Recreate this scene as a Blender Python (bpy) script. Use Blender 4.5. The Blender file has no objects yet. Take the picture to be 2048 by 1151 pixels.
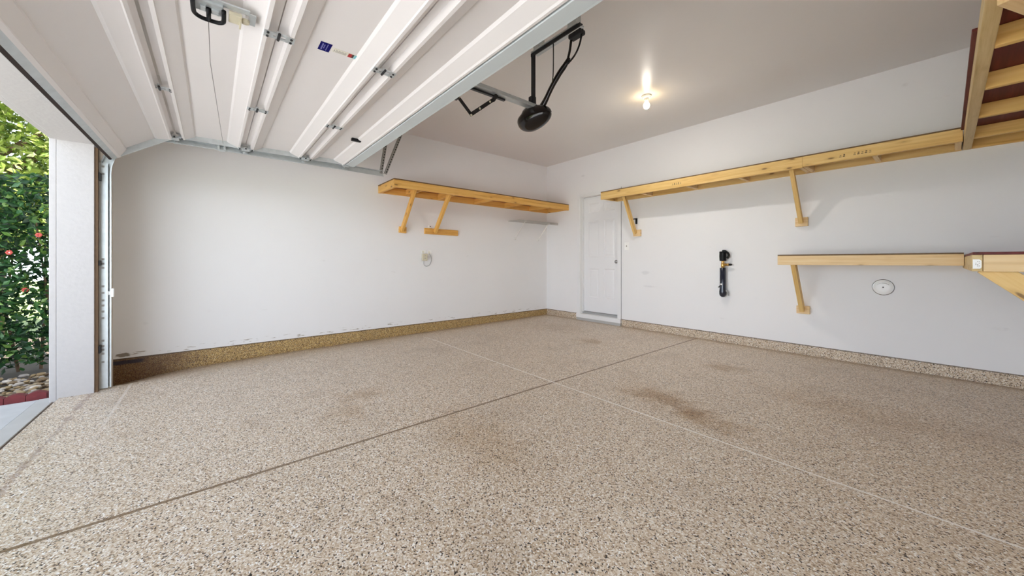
import bpy, bmesh, math, random
from mathutils import Vector, Matrix

random.seed(7)
SC = bpy.context.scene
COL = SC.collection

# ------------------------------------------------------------------ camera
cam_d = bpy.data.cameras.new('camera')
cam = bpy.data.objects.new('camera', cam_d)
COL.objects.link(cam)
cam.location = (0, 0, 1.03)
cam.rotation_euler = (math.radians(90), 0, math.radians(50.29))
cam_d.sensor_fit = 'HORIZONTAL'
cam_d.sensor_width = 36
cam_d.lens = 721 / 2048 * 36
cam_d.shift_y = -52.5 / 2048
cam_d.clip_start = 0.02
SC.camera = cam

# ------------------------------------------------------------------ world, sun, exposure
world = bpy.data.worlds.new('world')
SC.world = world
world.use_nodes = True
wn = world.node_tree
wn.nodes.clear()
w_out = wn.nodes.new('ShaderNodeOutputWorld')
w_bg = wn.nodes.new('ShaderNodeBackground')
w_sky = wn.nodes.new('ShaderNodeTexSky')
w_sky.sky_type = 'NISHITA'
w_sky.sun_disc = False
w_sky.sun_elevation = math.radians(46)
w_sky.sun_rotation = math.radians(40)
w_sky.dust_density = 2.5
w_mix = wn.nodes.new('ShaderNodeMix')
w_mix.data_type = 'RGBA'
w_mix.inputs[0].default_value = 0.62            # hazy, half overcast sky
w_mix.inputs[7].default_value = (7.2, 8.2, 9.8, 1)
wn.links.new(w_sky.outputs[0], w_mix.inputs[6])
# bright haze towards the horizon
w_tc = wn.nodes.new('ShaderNodeTexCoord')
w_sep = wn.nodes.new('ShaderNodeSeparateXYZ')
wn.links.new(w_tc.outputs['Generated'], w_sep.inputs[0])
w_e = wn.nodes.new('ShaderNodeMath')
w_e.operation = 'ABSOLUTE'
wn.links.new(w_sep.outputs[2], w_e.inputs[0])
w_k = wn.nodes.new('ShaderNodeMath')
w_k.operation = 'MULTIPLY'
w_k.inputs[1].default_value = -4.5
wn.links.new(w_e.outputs[0], w_k.inputs[0])
w_x = wn.nodes.new('ShaderNodeMath')
w_x.operation = 'EXPONENT'
wn.links.new(w_k.outputs[0], w_x.inputs[0])
w_h = wn.nodes.new('ShaderNodeMath')
w_h.operation = 'MULTIPLY'
w_h.inputs[1].default_value = 6.4      # haze radiance
wn.links.new(w_x.outputs[0], w_h.inputs[0])
w_hc = wn.nodes.new('ShaderNodeBackground')
w_hc.inputs[0].default_value = (0.90, 0.99, 1.12, 1)
wn.links.new(w_h.outputs[0], w_hc.inputs[1])
w_add = wn.nodes.new('ShaderNodeAddShader')
wn.links.new(w_mix.outputs[2], w_bg.inputs[0])
wn.links.new(w_bg.outputs[0], w_add.inputs[0])
wn.links.new(w_hc.outputs[0], w_add.inputs[1])
wn.links.new(w_add.outputs[0], w_out.inputs[0])
w_bg.inputs[1].default_value = 0.24

sun_d = bpy.data.lights.new('sun', 'SUN')
sun_d.energy = 32.0
sun_d.angle = math.radians(1.5)
sun_d.color = (1.0, 0.985, 0.96)
sun = bpy.data.objects.new('sun', sun_d)
COL.objects.link(sun)
sun.rotation_euler = Vector((0.5, 0.35, 1.1)).to_track_quat('Z', 'Y').to_euler()
sun.location = (6, 8, 10)

SC.view_settings.view_transform = 'Standard'
SC.view_settings.look = 'None'
SC.view_settings.gamma = 1
SC.view_settings.use_curve_mapping = False
SC.view_settings.exposure = -0.03
SC.cycles.max_bounces = 16
SC.cycles.diffuse_bounces = 10
SC.cycles.glossy_bounces = 4
SC.cycles.sample_clamp_indirect = 6.0
SC.cycles.use_denoising = True

# ------------------------------------------------------------------ room numbers (metres)
XL, XR = -5.0, 0.71          # left and right wall faces
YB = 5.04                    # back wall face
YF, YO = -0.72, -0.906       # front wall inner and outer face
ZC = 2.885                   # ceiling
JX0, JX1 = -4.28, 0.60        # clear width of the garage opening
HZ = 1.95                    # underside of the header
CURB = 0.112

# ------------------------------------------------------------------ helpers
WM = {}


def link(o, parent=None, mat=None, world_m=None):
    COL.objects.link(o)
    if mat:
        o.data.materials.append(mat)
    m = world_m if world_m is not None else Matrix.Identity(4)
    o.matrix_basis = m
    WM[o.name] = m.copy()
    if parent is not None:
        o.parent = parent
        o.matrix_parent_inverse = WM[parent.name].inverted()
    return o


def thing(name, label, cat, loc=(0, 0, 0), group=None):
    o = bpy.data.objects.new(name, None)
    o.empty_display_size = 0.1
    COL.objects.link(o)
    o.location = loc
    WM[o.name] = Matrix.Translation(loc)
    return tag(o, label, cat, group)


def tag(o, label, cat, group=None):
    o['label'] = label
    o['category'] = cat
    if group:
        o['group'] = group
    return o


def struct(o):
    o['kind'] = 'structure'
    return o


def mesh_of(name, bm, mat=None, parent=None, world_m=None, smooth=False):
    me = bpy.data.meshes.new(name)
    bmesh.ops.recalc_face_normals(bm, faces=bm.faces)
    bm.to_mesh(me)
    bm.free()
    if smooth:
        for p in me.polygons:
            p.use_smooth = True
    return link(bpy.data.objects.new(name, me), parent, mat, world_m)


def raw_mesh(name, verts, faces, mat=None, parent=None, smooth=False):
    me = bpy.data.meshes.new(name)
    me.from_pydata(verts, [], faces)
    me.update()
    if smooth:
        for p in me.polygons:
            p.use_smooth = True
    return link(bpy.data.objects.new(name, me), parent, mat)


def add_box(bm, lo, hi, bev=0.0):
    r = bmesh.ops.create_cube(bm, size=1)
    vs = r['verts']
    for v in vs:
        for i in range(3):
            v.co[i] = lo[i] if v.co[i] < 0 else hi[i]
    if bev > 0:
        es = list({e for v in vs for e in v.link_edges})
        bmesh.ops.bevel(bm, geom=es, offset=bev, segments=2, affect='EDGES', profile=0.6)


def box(name, lo, hi, mat, parent=None, bev=0.0):
    bm = bmesh.new()
    add_box(bm, lo, hi, bev)
    return mesh_of(name, bm, mat, parent)


def boxes(name, lst, mat, parent=None, bev=0.0):
    bm = bmesh.new()
    for lo, hi in lst:
        add_box(bm, lo, hi, bev)
    return mesh_of(name, bm, mat, parent)


def frame_m(a, b, up):
    a, b, up = Vector(a), Vector(b), Vector(up)
    x = (b - a).normalized()
    y = up.cross(x).normalized()
    z = x.cross(y).normalized()
    m = Matrix((x, y, z)).transposed().to_4x4()
    m.translation = (a + b) / 2
    return m, (b - a).length


def board(name, a, b, tall, thick, mat, parent, up=(0, 0, 1), bev=0.003):
    """a board whose grain runs from a to b; 'tall' along up, 'thick' across"""
    m, ln = frame_m(a, b, up)
    bm = bmesh.new()
    add_box(bm, (-ln / 2, -thick / 2, -tall / 2), (ln / 2, thick / 2, tall / 2), bev)
    return mesh_of(name, bm, mat, parent, m)


def add_tube(bm, pts, rads, seg=10, flat=1.0, caps=True):
    pts = [Vector(p) for p in pts]
    if not hasattr(rads, '__len__'):
        rads = [rads] * len(pts)
    rings = []
    n = None
    for i, p in enumerate(pts):
        t = (pts[min(i + 1, len(pts) - 1)] - pts[max(i - 1, 0)]).normalized()
        if n is None:
            ref = Vector((0, 0, 1)) if abs(t.z) < 0.9 else Vector((1, 0, 0))
            n = (ref - t * ref.dot(t)).normalized()
        else:
            n = (n - t * n.dot(t)).normalized()
        bnm = t.cross(n)
        rings.append([bm.verts.new(p + n * math.cos(2 * math.pi * k / seg) * rads[i] +
                                   bnm * math.sin(2 * math.pi * k / seg) * rads[i] * flat) for k in range(seg)])
    for i in range(len(rings) - 1):
        for k in range(seg):
            bm.faces.new((rings[i][k], rings[i][(k + 1) % seg], rings[i + 1][(k + 1) % seg], rings[i + 1][k]))
    if caps:
        bm.faces.new(rings[0])
        bm.faces.new(rings[-1])


def tube(name, pts, rads, mat, parent=None, seg=10, flat=1.0):
    bm = bmesh.new()
    add_tube(bm, pts, rads, seg, flat)
    return mesh_of(name, bm, mat, parent, smooth=True)


def add_lathe(bm, prof, origin, axis=(0, 0, 1), seg=24):
    """prof: list of (r, h) along axis"""
    ax = Vector(axis).normalized()
    ref = Vector((0, 0, 1)) if abs(ax.z) < 0.9 else Vector((1, 0, 0))
    u = (ref - ax * ref.dot(ax)).normalized()
    v = ax.cross(u)
    o = Vector(origin)
    rings = []
    for r, h in prof:
        rings.append([bm.verts.new(o + ax * h + (u * math.cos(2 * math.pi * k / seg) + v * math.sin(2 * math.pi * k / seg)) * max(r, 1e-5)) for k in range(seg)])
    for i in range(len(rings) - 1):
        for k in range(seg):
            bm.faces.new((rings[i][k], rings[i][(k + 1) % seg], rings[i + 1][(k + 1) % seg], rings[i + 1][k]))
    bm.faces.new(rings[0])
    bm.faces.new(rings[-1])


def lathe(name, prof, origin, mat, parent=None, axis=(0, 0, 1), seg=24):
    bm = bmesh.new()
    add_lathe(bm, prof, origin, axis, seg)
    o = mesh_of(name, bm, mat, parent)
    for p in o.data.polygons:
        p.use_smooth = len(p.vertices) == 4
    return o


def merge_in(host, bm, mat):
    """add bm to the host's mesh as a second material"""
    b = bmesh.new()
    b.from_mesh(host.data)
    tmp = bpy.data.meshes.new('t')
    n0 = len(b.faces)
    bm.to_mesh(tmp)
    bm.free()
    b.from_mesh(tmp)
    b.faces.ensure_lookup_table()
    for f in b.faces[n0:]:
        f.material_index = 1
    b.to_mesh(host.data)
    b.free()
    bpy.data.meshes.remove(tmp)
    host.data.materials.append(mat)


def smooth_path(pts, n=6):
    pts = [Vector(p) for p in pts]
    out = []
    for i in range(len(pts) - 1):
        p0, p1, p2, p3 = pts[max(i - 1, 0)], pts[i], pts[i + 1], pts[min(i + 2, len(pts) - 1)]
        for k in range(n):
            t = k / n
            out.append(0.5 * ((2 * p1) + (p2 - p0) * t + (2 * p0 - 5 * p1 + 4 * p2 - p3) * t * t + (3 * p1 - p0 - 3 * p2 + p3) * t ** 3))
    out.append(pts[-1])
    return out


# ------------------------------------------------------------------ materials
class NT:
    def __init__(self, name):
        self.m = bpy.data.materials.new(name)
        self.m.use_nodes = True
        self.t = self.m.node_tree
        self.b = self.t.nodes['Principled BSDF']

    def n(self, kind, **kw):
        nd = self.t.nodes.new('ShaderNode' + kind)
        for k, v in kw.items():
            setattr(nd, k, v)
        return nd

    def l(self, a, b):
        self.t.links.new(a, b)

    def val(self, sock, v):
        if hasattr(v, 'is_linked') or hasattr(v, 'links'):
            self.l(v, sock)
        else:
            sock.default_value = v

    def math(self, op, a, b=0.0, c=0.0, clamp=False):
        nd = self.n('Math', operation=op, use_clamp=clamp)
        self.val(nd.inputs[0], a)
        self.val(nd.inputs[1], b)
        self.val(nd.inputs[2], c)
        return nd.outputs[0]

    def mix(self, f, a, b):
        nd = self.n('Mix', data_type='RGBA')
        self.val(nd.inputs[0], f)
        self.val(nd.inputs[6], a if not isinstance(a, tuple) else (*a[:3], 1))
        self.val(nd.inputs[7], b if not isinstance(b, tuple) else (*b[:3], 1))
        return nd.outputs[2]

    def ramp(self, f, stops, interp='LINEAR'):
        nd = self.n('ValToRGB')
        nd.color_ramp.interpolation = interp
        el = nd.color_ramp.elements
        while len(el) < len(stops):
            el.new(0.5)
        for e, (p, c) in zip(el, stops):
            e.position = p
            e.color = (*c[:3], 1) if len(c) >= 3 else (c[0],) * 3 + (1,)
        self.l(f, nd.inputs[0])
        return nd.outputs[0]

    def smooth(self, v, a, b):
        nd = self.n('MapRange', interpolation_type='SMOOTHSTEP')
        self.val(nd.inputs[0], v)
        nd.inputs[1].default_value = a
        nd.inputs[2].default_value = b
        return nd.outputs[0]

    def noise(self, vec, scale, detail=2.0, rough=0.5):
        nd = self.n('TexNoise')
        self.l(vec, nd.inputs['Vector'])
        nd.inputs['Scale'].default_value = scale
        nd.inputs['Detail'].default_value = detail
        nd.inputs['Roughness'].default_value = rough
        return nd

    def bump(self, h, strength, dist=0.01):
        nd = self.n('Bump')
        nd.inputs['Strength'].default_value = strength
        nd.inputs['Distance'].default_value = dist
        self.l(h, nd.inputs['Height'])
        self.l(nd.outputs[0], self.b.inputs['Normal'])


def plain(name, col, rough=0.6, metal=0.0, var=0.06, scale=12.0, spec=0.5, bump=0.0):
    a = NT(name)
    tc = a.n('TexCoord')
    nz = a.noise(tc.outputs['Object'], scale, 3)
    lo = tuple(c * (1 - var) for c in col)
    hi = tuple(min(c * (1 + var), 1) for c in col)
    a.l(a.mix(nz.outputs[0], lo, hi), a.b.inputs['Base Color'])
    a.b.inputs['Roughness'].default_value = rough
    a.b.inputs['Metallic'].default_value = metal
    a.b.inputs['Specular IOR Level'].default_value = spec
    if bump:
        a.bump(nz.outputs[0], bump, 0.004)
    return a.m


def wood(name, light, mid, dark, knot=(0.16, 0.07, 0.02), rough=0.55):
    a = NT(name)
    tc = a.n('TexCoord')
    oi = a.n('ObjectInfo')
    off = a.n('VectorMath', operation='SCALE')
    cmb = a.n('CombineXYZ')
    a.l(oi.outputs['Random'], cmb.inputs[0])
    cmb.inputs[1].default_value = 0.37
    a.l(a.math('MULTIPLY', oi.outputs['Random'], 0.7), cmb.inputs[2])
    a.l(cmb.outputs[0], off.inputs[0])
    off.inputs['Scale'].default_value = 37.0
    add = a.n('VectorMath', operation='ADD')
    a.l(tc.outputs['Object'], add.inputs[0])
    a.l(off.outputs[0], add.inputs[1])
    mp = a.n('Mapping')
    mp.inputs['Scale'].default_value = (1.3, 26, 26)
    a.l(add.outputs[0], mp.inputs[0])
    g = a.noise(mp.outputs[0], 1.6, 5, 0.6)
    col = a.ramp(g.outputs[0], [(0.25, dark), (0.47, mid), (0.72, light)])
    # broad sapwood band
    mp3 = a.n('Mapping')
    mp3.inputs['Scale'].default_value = (0.5, 9, 9)
    a.l(add.outputs[0], mp3.inputs[0])
    g2 = a.noise(mp3.outputs[0], 1.1, 1)
    col = a.mix(a.math('MULTIPLY', a.smooth(g2.outputs[0], 0.45, 0.6), 0.35), col, light)
    mp2 = a.n('Mapping')
    mp2.inputs['Scale'].default_value = (4.2, 13, 13)
    a.l(add.outputs[0], mp2.inputs[0])
    vo = a.n('TexVoronoi')
    vo.inputs['Scale'].default_value = 1.0
    a.l(mp2.outputs[0], vo.inputs['Vector'])
    kn = a.smooth(vo.outputs['Distance'], 0.15, 0.06)
    ring = a.smooth(vo.outputs['Distance'], 0.30, 0.14)
    col = a.mix(a.math('MULTIPLY', ring, 0.35), col, dark)
    col = a.mix(a.math('MULTIPLY', kn, 0.8), col, knot)
    a.l(col, a.b.inputs['Base Color'])
    a.b.inputs['Roughness'].default_value = rough
    a.bump(g.outputs[0], 0.15, 0.002)
    return a.m


def flake(name, golden=0.0, joints=True):
    """quartz chip floor coating: chips of tan, cream, white, brown and black"""
    a = NT(name)
    ge = a.n('NewGeometry')
    pos = ge.outputs['Position']
    nz = a.noise(pos, 90, 2)
    sc = a.n('VectorMath', operation='SCALE')
    a.l(nz.outputs['Color'], sc.inputs[0])
    sc.inputs['Scale'].default_value = 0.006
    ad = a.n('VectorMath', operation='ADD')
    a.l(pos, ad.inputs[0])
    a.l(sc.outputs[0], ad.inputs[1])
    vo = a.n('TexVoronoi')
    vo.inputs['Scale'].default_value = 200
    a.l(ad.outputs[0], vo.inputs['Vector'])
    sep = a.n('SeparateColor')
    a.l(vo.outputs['Color'], sep.inputs[0])
    r = sep.outputs[0]
    col = a.ramp(r, [(0.0, (0.025, 0.018, 0.014)), (0.065, (0.24, 0.16, 0.10)), (0.14, (0.50, 0.37, 0.245)),
                     (0.34, (0.66, 0.535, 0.395)), (0.58, (0.74, 0.645, 0.52)), (0.79, (0.86, 0.79, 0.70)),
                     (0.93, (0.96, 0.94, 0.90))], 'CONSTANT')
    if golden > 0:
        gold = a.ramp(r, [(0.0, (0.03, 0.014, 0.005)), (0.14, (0.17, 0.08, 0.015)), (0.30, (0.36, 0.20, 0.035)),
                          (0.52, (0.50, 0.31, 0.07)), (0.78, (0.66, 0.47, 0.15)), (0.95, (0.80, 0.68, 0.38))], 'CONSTANT')
        col = a.mix(golden, col, gold)
    sx = a.n('SeparateXYZ')
    a.l(pos, sx.inputs[0])
    X, Y = sx.outputs[0], sx.outputs[1]
    big = a.noise(pos, 2.2, 4, 0.6)
    med = a.noise(pos, 7.0, 4, 0.65)
    cl = a.noise(pos, 48, 3, 0.7)
    col = a.mix(a.math('MULTIPLY', a.smooth(cl.outputs[0], 0.44, 0.70), 0.26), col, (0.36, 0.25, 0.15))
    # mottled wear
    col = a.mix(a.math('MULTIPLY', a.smooth(big.outputs[0], 0.5, 0.72), 0.22), col, (0.30, 0.22, 0.15))
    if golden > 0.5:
        # reddish-brown and navy-black tones at the door end of the left curb
        door_end = a.math('ADD', Y, a.math('MULTIPLY', a.math('SUBTRACT', med.outputs[0], 0.5), 0.5))
        col = a.mix(a.math('MULTIPLY', a.smooth(door_end, 0.05, -0.5), 0.72), col, (0.075, 0.020, 0.010))
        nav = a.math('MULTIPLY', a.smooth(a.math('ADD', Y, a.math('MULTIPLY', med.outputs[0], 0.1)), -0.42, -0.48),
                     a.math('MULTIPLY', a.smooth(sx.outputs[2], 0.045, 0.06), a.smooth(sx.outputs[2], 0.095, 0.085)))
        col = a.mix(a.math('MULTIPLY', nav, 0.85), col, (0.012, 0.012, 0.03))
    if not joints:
        top = a.smooth(a.math('ADD', sx.outputs[2], a.math('MULTIPLY', med.outputs[0], 0.008)), 0.100, 0.108)  # shadow under the wall edge, painted as a dark line along the curb top
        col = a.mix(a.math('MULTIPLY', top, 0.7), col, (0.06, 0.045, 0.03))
    if joints:
        def spot(cx, cy, rx, ry, amt, colr, c):
            dx = a.math('DIVIDE', a.math('SUBTRACT', X, cx), rx)
            dy = a.math('DIVIDE', a.math('SUBTRACT', Y, cy), ry)
            d = a.math('SQRT', a.math('ADD', a.math('MULTIPLY', dx, dx), a.math('MULTIPLY', dy, dy)))
            d = a.math('ADD', d, a.math('MULTIPLY', a.math('SUBTRACT', med.outputs[0], 0.5), 2.4))
            mul = a.n('Mix', data_type='RGBA', blend_type='MULTIPLY')
            grit = a.math('ADD', 0.55, a.math('MULTIPLY', cl.outputs[0], 0.9))
            a.l(a.math('MULTIPLY', a.math('MULTIPLY', a.smooth(d, 1.15, 0.15), amt), grit, clamp=True), mul.inputs[0])
            a.l(c, mul.inputs[6])
            mul.inputs[7].default_value = (*colr, 1)
            return mul.outputs[2]
        oil = (0.58, 0.42, 0.22)
        col = spot(-1.42, 2.62, 0.36, 0.20, 0.60, oil, col)
        col = spot(-1.02, 2.47, 0.34, 0.15, 0.68, oil, col)
        col = spot(-1.22, 2.58, 0.34, 0.16, 0.41, oil, col)
        col = spot(-2.90, 0.88, 0.15, 0.24, 0.41, oil, col)
        col = spot(-2.62, 0.70, 0.18, 0.17, 0.38, oil, col)
        col = spot(-1.38, 3.82, 0.22, 0.16, 0.56, oil, col)
        col = spot(-2.95, 3.76, 0.26, 0.2, 0.56, oil, col)
        col = spot(-3.9, 4.2, 0.6, 0.45, 0.30, oil, col)
        col = spot(-1.75, 1.2, 0.6, 0.26, 0.34, oil, col)
        col = spot(-0.35, 3.4, 0.8, 0.3, 0.30, oil, col)
        # saw-cut joint (dark) and the white hairline across it
        w = a.math('ADD', 0.007, a.math('MULTIPLY', med.outputs[0], 0.006))
        dj = a.math('ABSOLUTE', a.math('SUBTRACT', X, -2.144))
        jn = a.math('LESS_THAN', dj, w)
        col = a.mix(a.math('MULTIPLY', jn, 0.85), col, (0.16, 0.09, 0.035))
        dw = a.math('ABSOLUTE', a.math('SUBTRACT', Y, 2.243))
        wj = a.math('LESS_THAN', dw, a.math('ADD', 0.003, a.math('MULTIPLY', med.outputs[0], 0.006)))
        wj = a.math('MULTIPLY', wj, a.math('GREATER_THAN', X, -4.62))
        col = a.mix(a.math('MULTIPLY', wj, 0.85), col, (0.93, 0.9, 0.86))
        # worn pale line and dirt band under the closed door
        dl = a.math('ABSOLUTE', a.math('SUBTRACT', Y, -0.53))
        lj = a.math('MULTIPLY', a.math('LESS_THAN', dl, 0.008), a.smooth(X, -2.6, -4.2))
        col = a.mix(a.math('MULTIPLY', lj, 0.5), col, (0.85, 0.8, 0.74))
        dd = a.math('ADD', a.math('ABSOLUTE', a.math('SUBTRACT', Y, -0.73)), a.math('MULTIPLY', a.math('SUBTRACT', med.outputs[0], 0.45), 0.16))
        col = a.mix(a.math('MULTIPLY', a.smooth(dd, 0.030, 0.004), 0.5), col, (0.22, 0.13, 0.10))
        # browner towards the left and back curbs
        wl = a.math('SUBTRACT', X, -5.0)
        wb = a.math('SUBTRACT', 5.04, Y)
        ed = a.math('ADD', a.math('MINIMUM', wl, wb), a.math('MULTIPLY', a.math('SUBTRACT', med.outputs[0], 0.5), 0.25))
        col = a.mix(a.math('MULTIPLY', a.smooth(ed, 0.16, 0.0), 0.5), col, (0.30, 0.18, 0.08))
    a.l(col, a.b.inputs['Base Color'])
    a.b.inputs['Roughness'].default_value = 0.42
    a.b.inputs['Specular IOR Level'].default_value = 0.45
    a.bump(sep.outputs[1], 0.25, 0.0015)
    return a.m


def wall_paint(name, marks):
    a = NT(name)
    ge = a.n('NewGeometry')
    pos = ge.outputs['Position']
    nz = a.noise(pos, 1.3, 3)
    col = a.mix(nz.outputs[0], (0.83, 0.825, 0.82), (0.88, 0.877, 0.875))
    sx = a.n('SeparateXYZ')
    a.l(pos, sx.inputs[0])
    Z = sx.outputs[2]
    nz2 = a.noise(pos, 14, 3)
    if marks:
        # torn drywall paper and scrapes just above the curb
        mp = a.n('Mapping')
        mp.inputs['Scale'].default_value = (5, 5, 34)
        a.l(pos, mp.inputs[0])
        tn = a.noise(mp.outputs[0], 1.6, 5, 0.6)
        zz = a.math('MULTIPLY', a.smooth(Z, 0.185, 0.15), a.smooth(Z, 0.118, 0.13))
        tear = a.math('MULTIPLY', a.smooth(tn.outputs[0], 0.58, 0.63), zz)
        col = a.mix(a.math('MULTIPLY', tear, 0.8), col, (0.30, 0.24, 0.17))
        px_ = a.math('DIVIDE', a.math('SUBTRACT', sx.outputs[1], -0.655), 0.055)
        pz_ = a.math('DIVIDE', a.math('SUBTRACT', Z, 0.142), 0.022)
        pd = a.math('SQRT', a.math('ADD', a.math('MULTIPLY', px_, px_), a.math('MULTIPLY', pz_, pz_)))
        pd = a.math('ADD', pd, a.math('MULTIPLY', a.math('SUBTRACT', tn.outputs[0], 0.5), 2.5))
        col = a.mix(a.math('MULTIPLY', a.smooth(pd, 1.0, 0.8), 0.85), col, (0.16, 0.12, 0.07))
    else:
        for qx, qz, qw, qh in ((-2.915, 0.863, 0.10, 0.03), (-2.83, 0.66, 0.14, 0.022), (-4.11, 2.545, 0.05, 0.02)):
            px_ = a.math('DIVIDE', a.math('SUBTRACT', sx.outputs[0], qx), qw)
            pz_ = a.math('DIVIDE', a.math('SUBTRACT', Z, qz), qh)
            pd = a.math('SQRT', a.math('ADD', a.math('MULTIPLY', px_, px_), a.math('MULTIPLY', pz_, pz_)))
            pd = a.math('ADD', pd, a.math('MULTIPLY', a.math('SUBTRACT', nz2.outputs[0], 0.5), 1.5))
            col = a.mix(a.math('MULTIPLY', a.smooth(pd, 1.1, 0.3), 0.16), col, (0.35, 0.34, 0.34))
    fine = a.noise(pos, 9, 3)
    mp2 = a.n('Mapping')
    mp2.inputs['Scale'].default_value = (2.2, 2.2, 6)
    a.l(pos, mp2.inputs[0])
    sn = a.noise(mp2.outputs[0], 2.5, 3)
    sm = a.math('MULTIPLY', a.smooth(sn.outputs[0], 0.68, 0.80), a.smooth(fine.outputs[0], 0.4, 0.7))
    col = a.mix(a.math('MULTIPLY', sm, 0.18), col, (0.45, 0.42, 0.40))
    # nail pops and small dents
    vo = a.n('TexVoronoi')
    vo.inputs['Scale'].default_value = 1.5
    a.l(pos, vo.inputs['Vector'])
    a2 = a.smooth(vo.outputs['Distance'], 0.022, 0.012)
    col = a.mix(a.math('MULTIPLY', a2, 0.4), col, (0.35, 0.31, 0.28))
    a.l(col, a.b.inputs['Base Color'])
    a.b.inputs['Roughness'].default_value = 0.6
    a.b.inputs['Specular IOR Level'].default_value = 0.3
    tx = a.noise(pos, 160, 2)
    a.bump(tx.outputs[0], 0.06, 0.002)
    return a.m


def leafy(name, cols, trans=0.25):
    a = NT(name)
    ge = a.n('NewGeometry')
    c = a.ramp(ge.outputs['Random Per Island'], cols)
    a.l(c, a.b.inputs['Base Color'])
    a.b.inputs['Roughness'].default_value = 0.45
    tr = a.n('BsdfTranslucent')
    a.l(c, tr.inputs[0])
    mx = a.n('MixShader')
    mx.inputs[0].default_value = trans
    a.l(a.b.outputs[0], mx.inputs[1])
    a.l(tr.outputs[0], mx.inputs[2])
    a.l(mx.outputs[0], a.t.nodes['Material Output'].inputs[0])
    return a.m


M = {}
M['wall_left'] = wall_paint('wall_paint_scuffed', True)
M['wall'] = wall_paint('wall_paint', False)
a = NT('ceiling_paint')
_g = a.n('NewGeometry')
_n = a.noise(_g.outputs['Position'], 1.1, 2)
a.l(a.mix(_n.outputs[0], (0.82, 0.80, 0.78), (0.85, 0.83, 0.81)), a.b.inputs['Base Color'])
a.b.inputs['Roughness'].default_value = 0.33
a.b.inputs['Specular IOR Level'].default_value = 0.35
_t = a.noise(_g.outputs['Position'], 60, 2)
a.bump(_t.outputs[0], 0.12, 0.002)
M['ceiling'] = a.m
M['floor'] = flake('quartz_flake_floor')
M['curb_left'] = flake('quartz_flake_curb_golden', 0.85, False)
M['curb_back'] = flake('quartz_flake_curb', 0.15, False)
M['door_steel'] = plain('white_door_steel', (0.80, 0.77, 0.755), 0.42, 0, 0.025, 3)
M['white_trim'] = plain('white_trim_paint', (0.84, 0.84, 0.84), 0.45, 0, 0.02, 4)
M['white_door'] = plain('white_door_paint', (0.84, 0.84, 0.845), 0.4, 0, 0.015, 4)
M['jamb'] = plain('rough_white_jamb', (0.47, 0.45, 0.44), 0.7, 0, 0.05, 40, bump=0.3)
M['galv'] = plain('galvanised_steel', (0.60, 0.64, 0.65), 0.42, 0.75, 0.16, 22)
M['galv_dark'] = plain('galvanised_steel_worn', (0.34, 0.33, 0.31), 0.5, 0.6, 0.2, 22)
M['strut'] = plain('pale_blue_grey_strut', (0.56, 0.61, 0.62), 0.45, 0.1, 0.05, 5)
M['black'] = plain('black_plastic', (0.006, 0.006, 0.007), 0.45, 0, 0.2, 20, 0.2)
M['rubber'] = plain('brown_black_rubber', (0.035, 0.02, 0.016), 0.7, 0, 0.3, 20)
M['blob'] = plain('glossy_dark_brown_metal', (0.008, 0.005, 0.004), 0.12, 0.0, 0.4, 14, 0.35)
M['iron'] = plain('dark_grey_iron', (0.028, 0.028, 0.03), 0.45, 0.2, 0.3, 20, 0.3)
M['arm_black'] = plain('black_arm_paint', (0.012, 0.010, 0.010), 0.3, 0.1, 0.3, 20)
M['brass'] = plain('brass', (0.78, 0.5, 0.16), 0.28, 0.85, 0.12, 30)
M['navy_tube'] = plain('navy_black_tube', (0.010, 0.014, 0.03), 0.22, 0, 0.2, 20, 0.7)
M['ivory'] = plain('ivory_plastic', (0.62, 0.57, 0.42), 0.45, 0, 0.08, 20)
M['white_plastic'] = plain('white_plastic', (0.95, 0.95, 0.93), 0.35, 0, 0.02, 20)
M['white_wire'] = plain('white_coated_wire', (0.50, 0.49, 0.46), 0.4, 0, 0.03, 20)
M['grey_cord'] = plain('grey_cord', (0.30, 0.30, 0.30), 0.5, 0, 0.1, 20)
M['thin_cable'] = plain('steel_cable', (0.22, 0.20, 0.19), 0.5, 0.4, 0.1, 60)
M['sill_grey'] = plain('grey_threshold', (0.42, 0.42, 0.42), 0.5, 0.2, 0.05, 20)
M['chrome'] = plain('satin_nickel', (0.42, 0.42, 0.42), 0.25, 0.9, 0.1, 20)
M['blue_label'] = plain('navy_blue_label', (0.008, 0.007, 0.12), 0.7, 0, 0.15, 60, 0.1)
M['label_print'] = plain('pale_label_print', (0.22, 0.22, 0.50), 0.6, 0, 0.1, 40, 0.1)
M['cream_label'] = plain('cream_label', (0.82, 0.79, 0.68), 0.5, 0, 0.04, 60)
M['grey_print'] = plain('grey_label_print', (0.42, 0.40, 0.36), 0.6, 0, 0.2, 90)
M['red_label'] = plain('dark_red_label', (0.40, 0.012, 0.012), 0.45, 0, 0.15, 60)
M['dark_label'] = plain('near_black_label', (0.03, 0.026, 0.022), 0.45, 0, 0.2, 60)
M['cyan_label'] = plain('cyan_label', (0.28, 0.66, 0.72), 0.45, 0, 0.1, 60)
M['yellow_label'] = plain('yellow_warning_strip', (0.58, 0.50, 0.05), 0.5, 0, 0.15, 60)
M['porcelain'] = plain('white_porcelain', (0.80, 0.78, 0.74), 0.25, 0, 0.02, 10)
M['pine_left'] = wood('amber_pine', (0.83, 0.50, 0.145), (0.74, 0.40, 0.09), (0.55, 0.25, 0.045))
M['pine_right'] = wood('yellow_pine', (0.84, 0.60, 0.25), (0.74, 0.47, 0.155), (0.56, 0.31, 0.085))
M['pine_beam'] = wood('weathered_pine', (0.72, 0.56, 0.29), (0.62, 0.45, 0.20), (0.44, 0.29, 0.11))
M['pine_pale'] = wood('pale_pine', (0.86, 0.66, 0.38), (0.79, 0.55, 0.27), (0.62, 0.38, 0.15))
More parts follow.
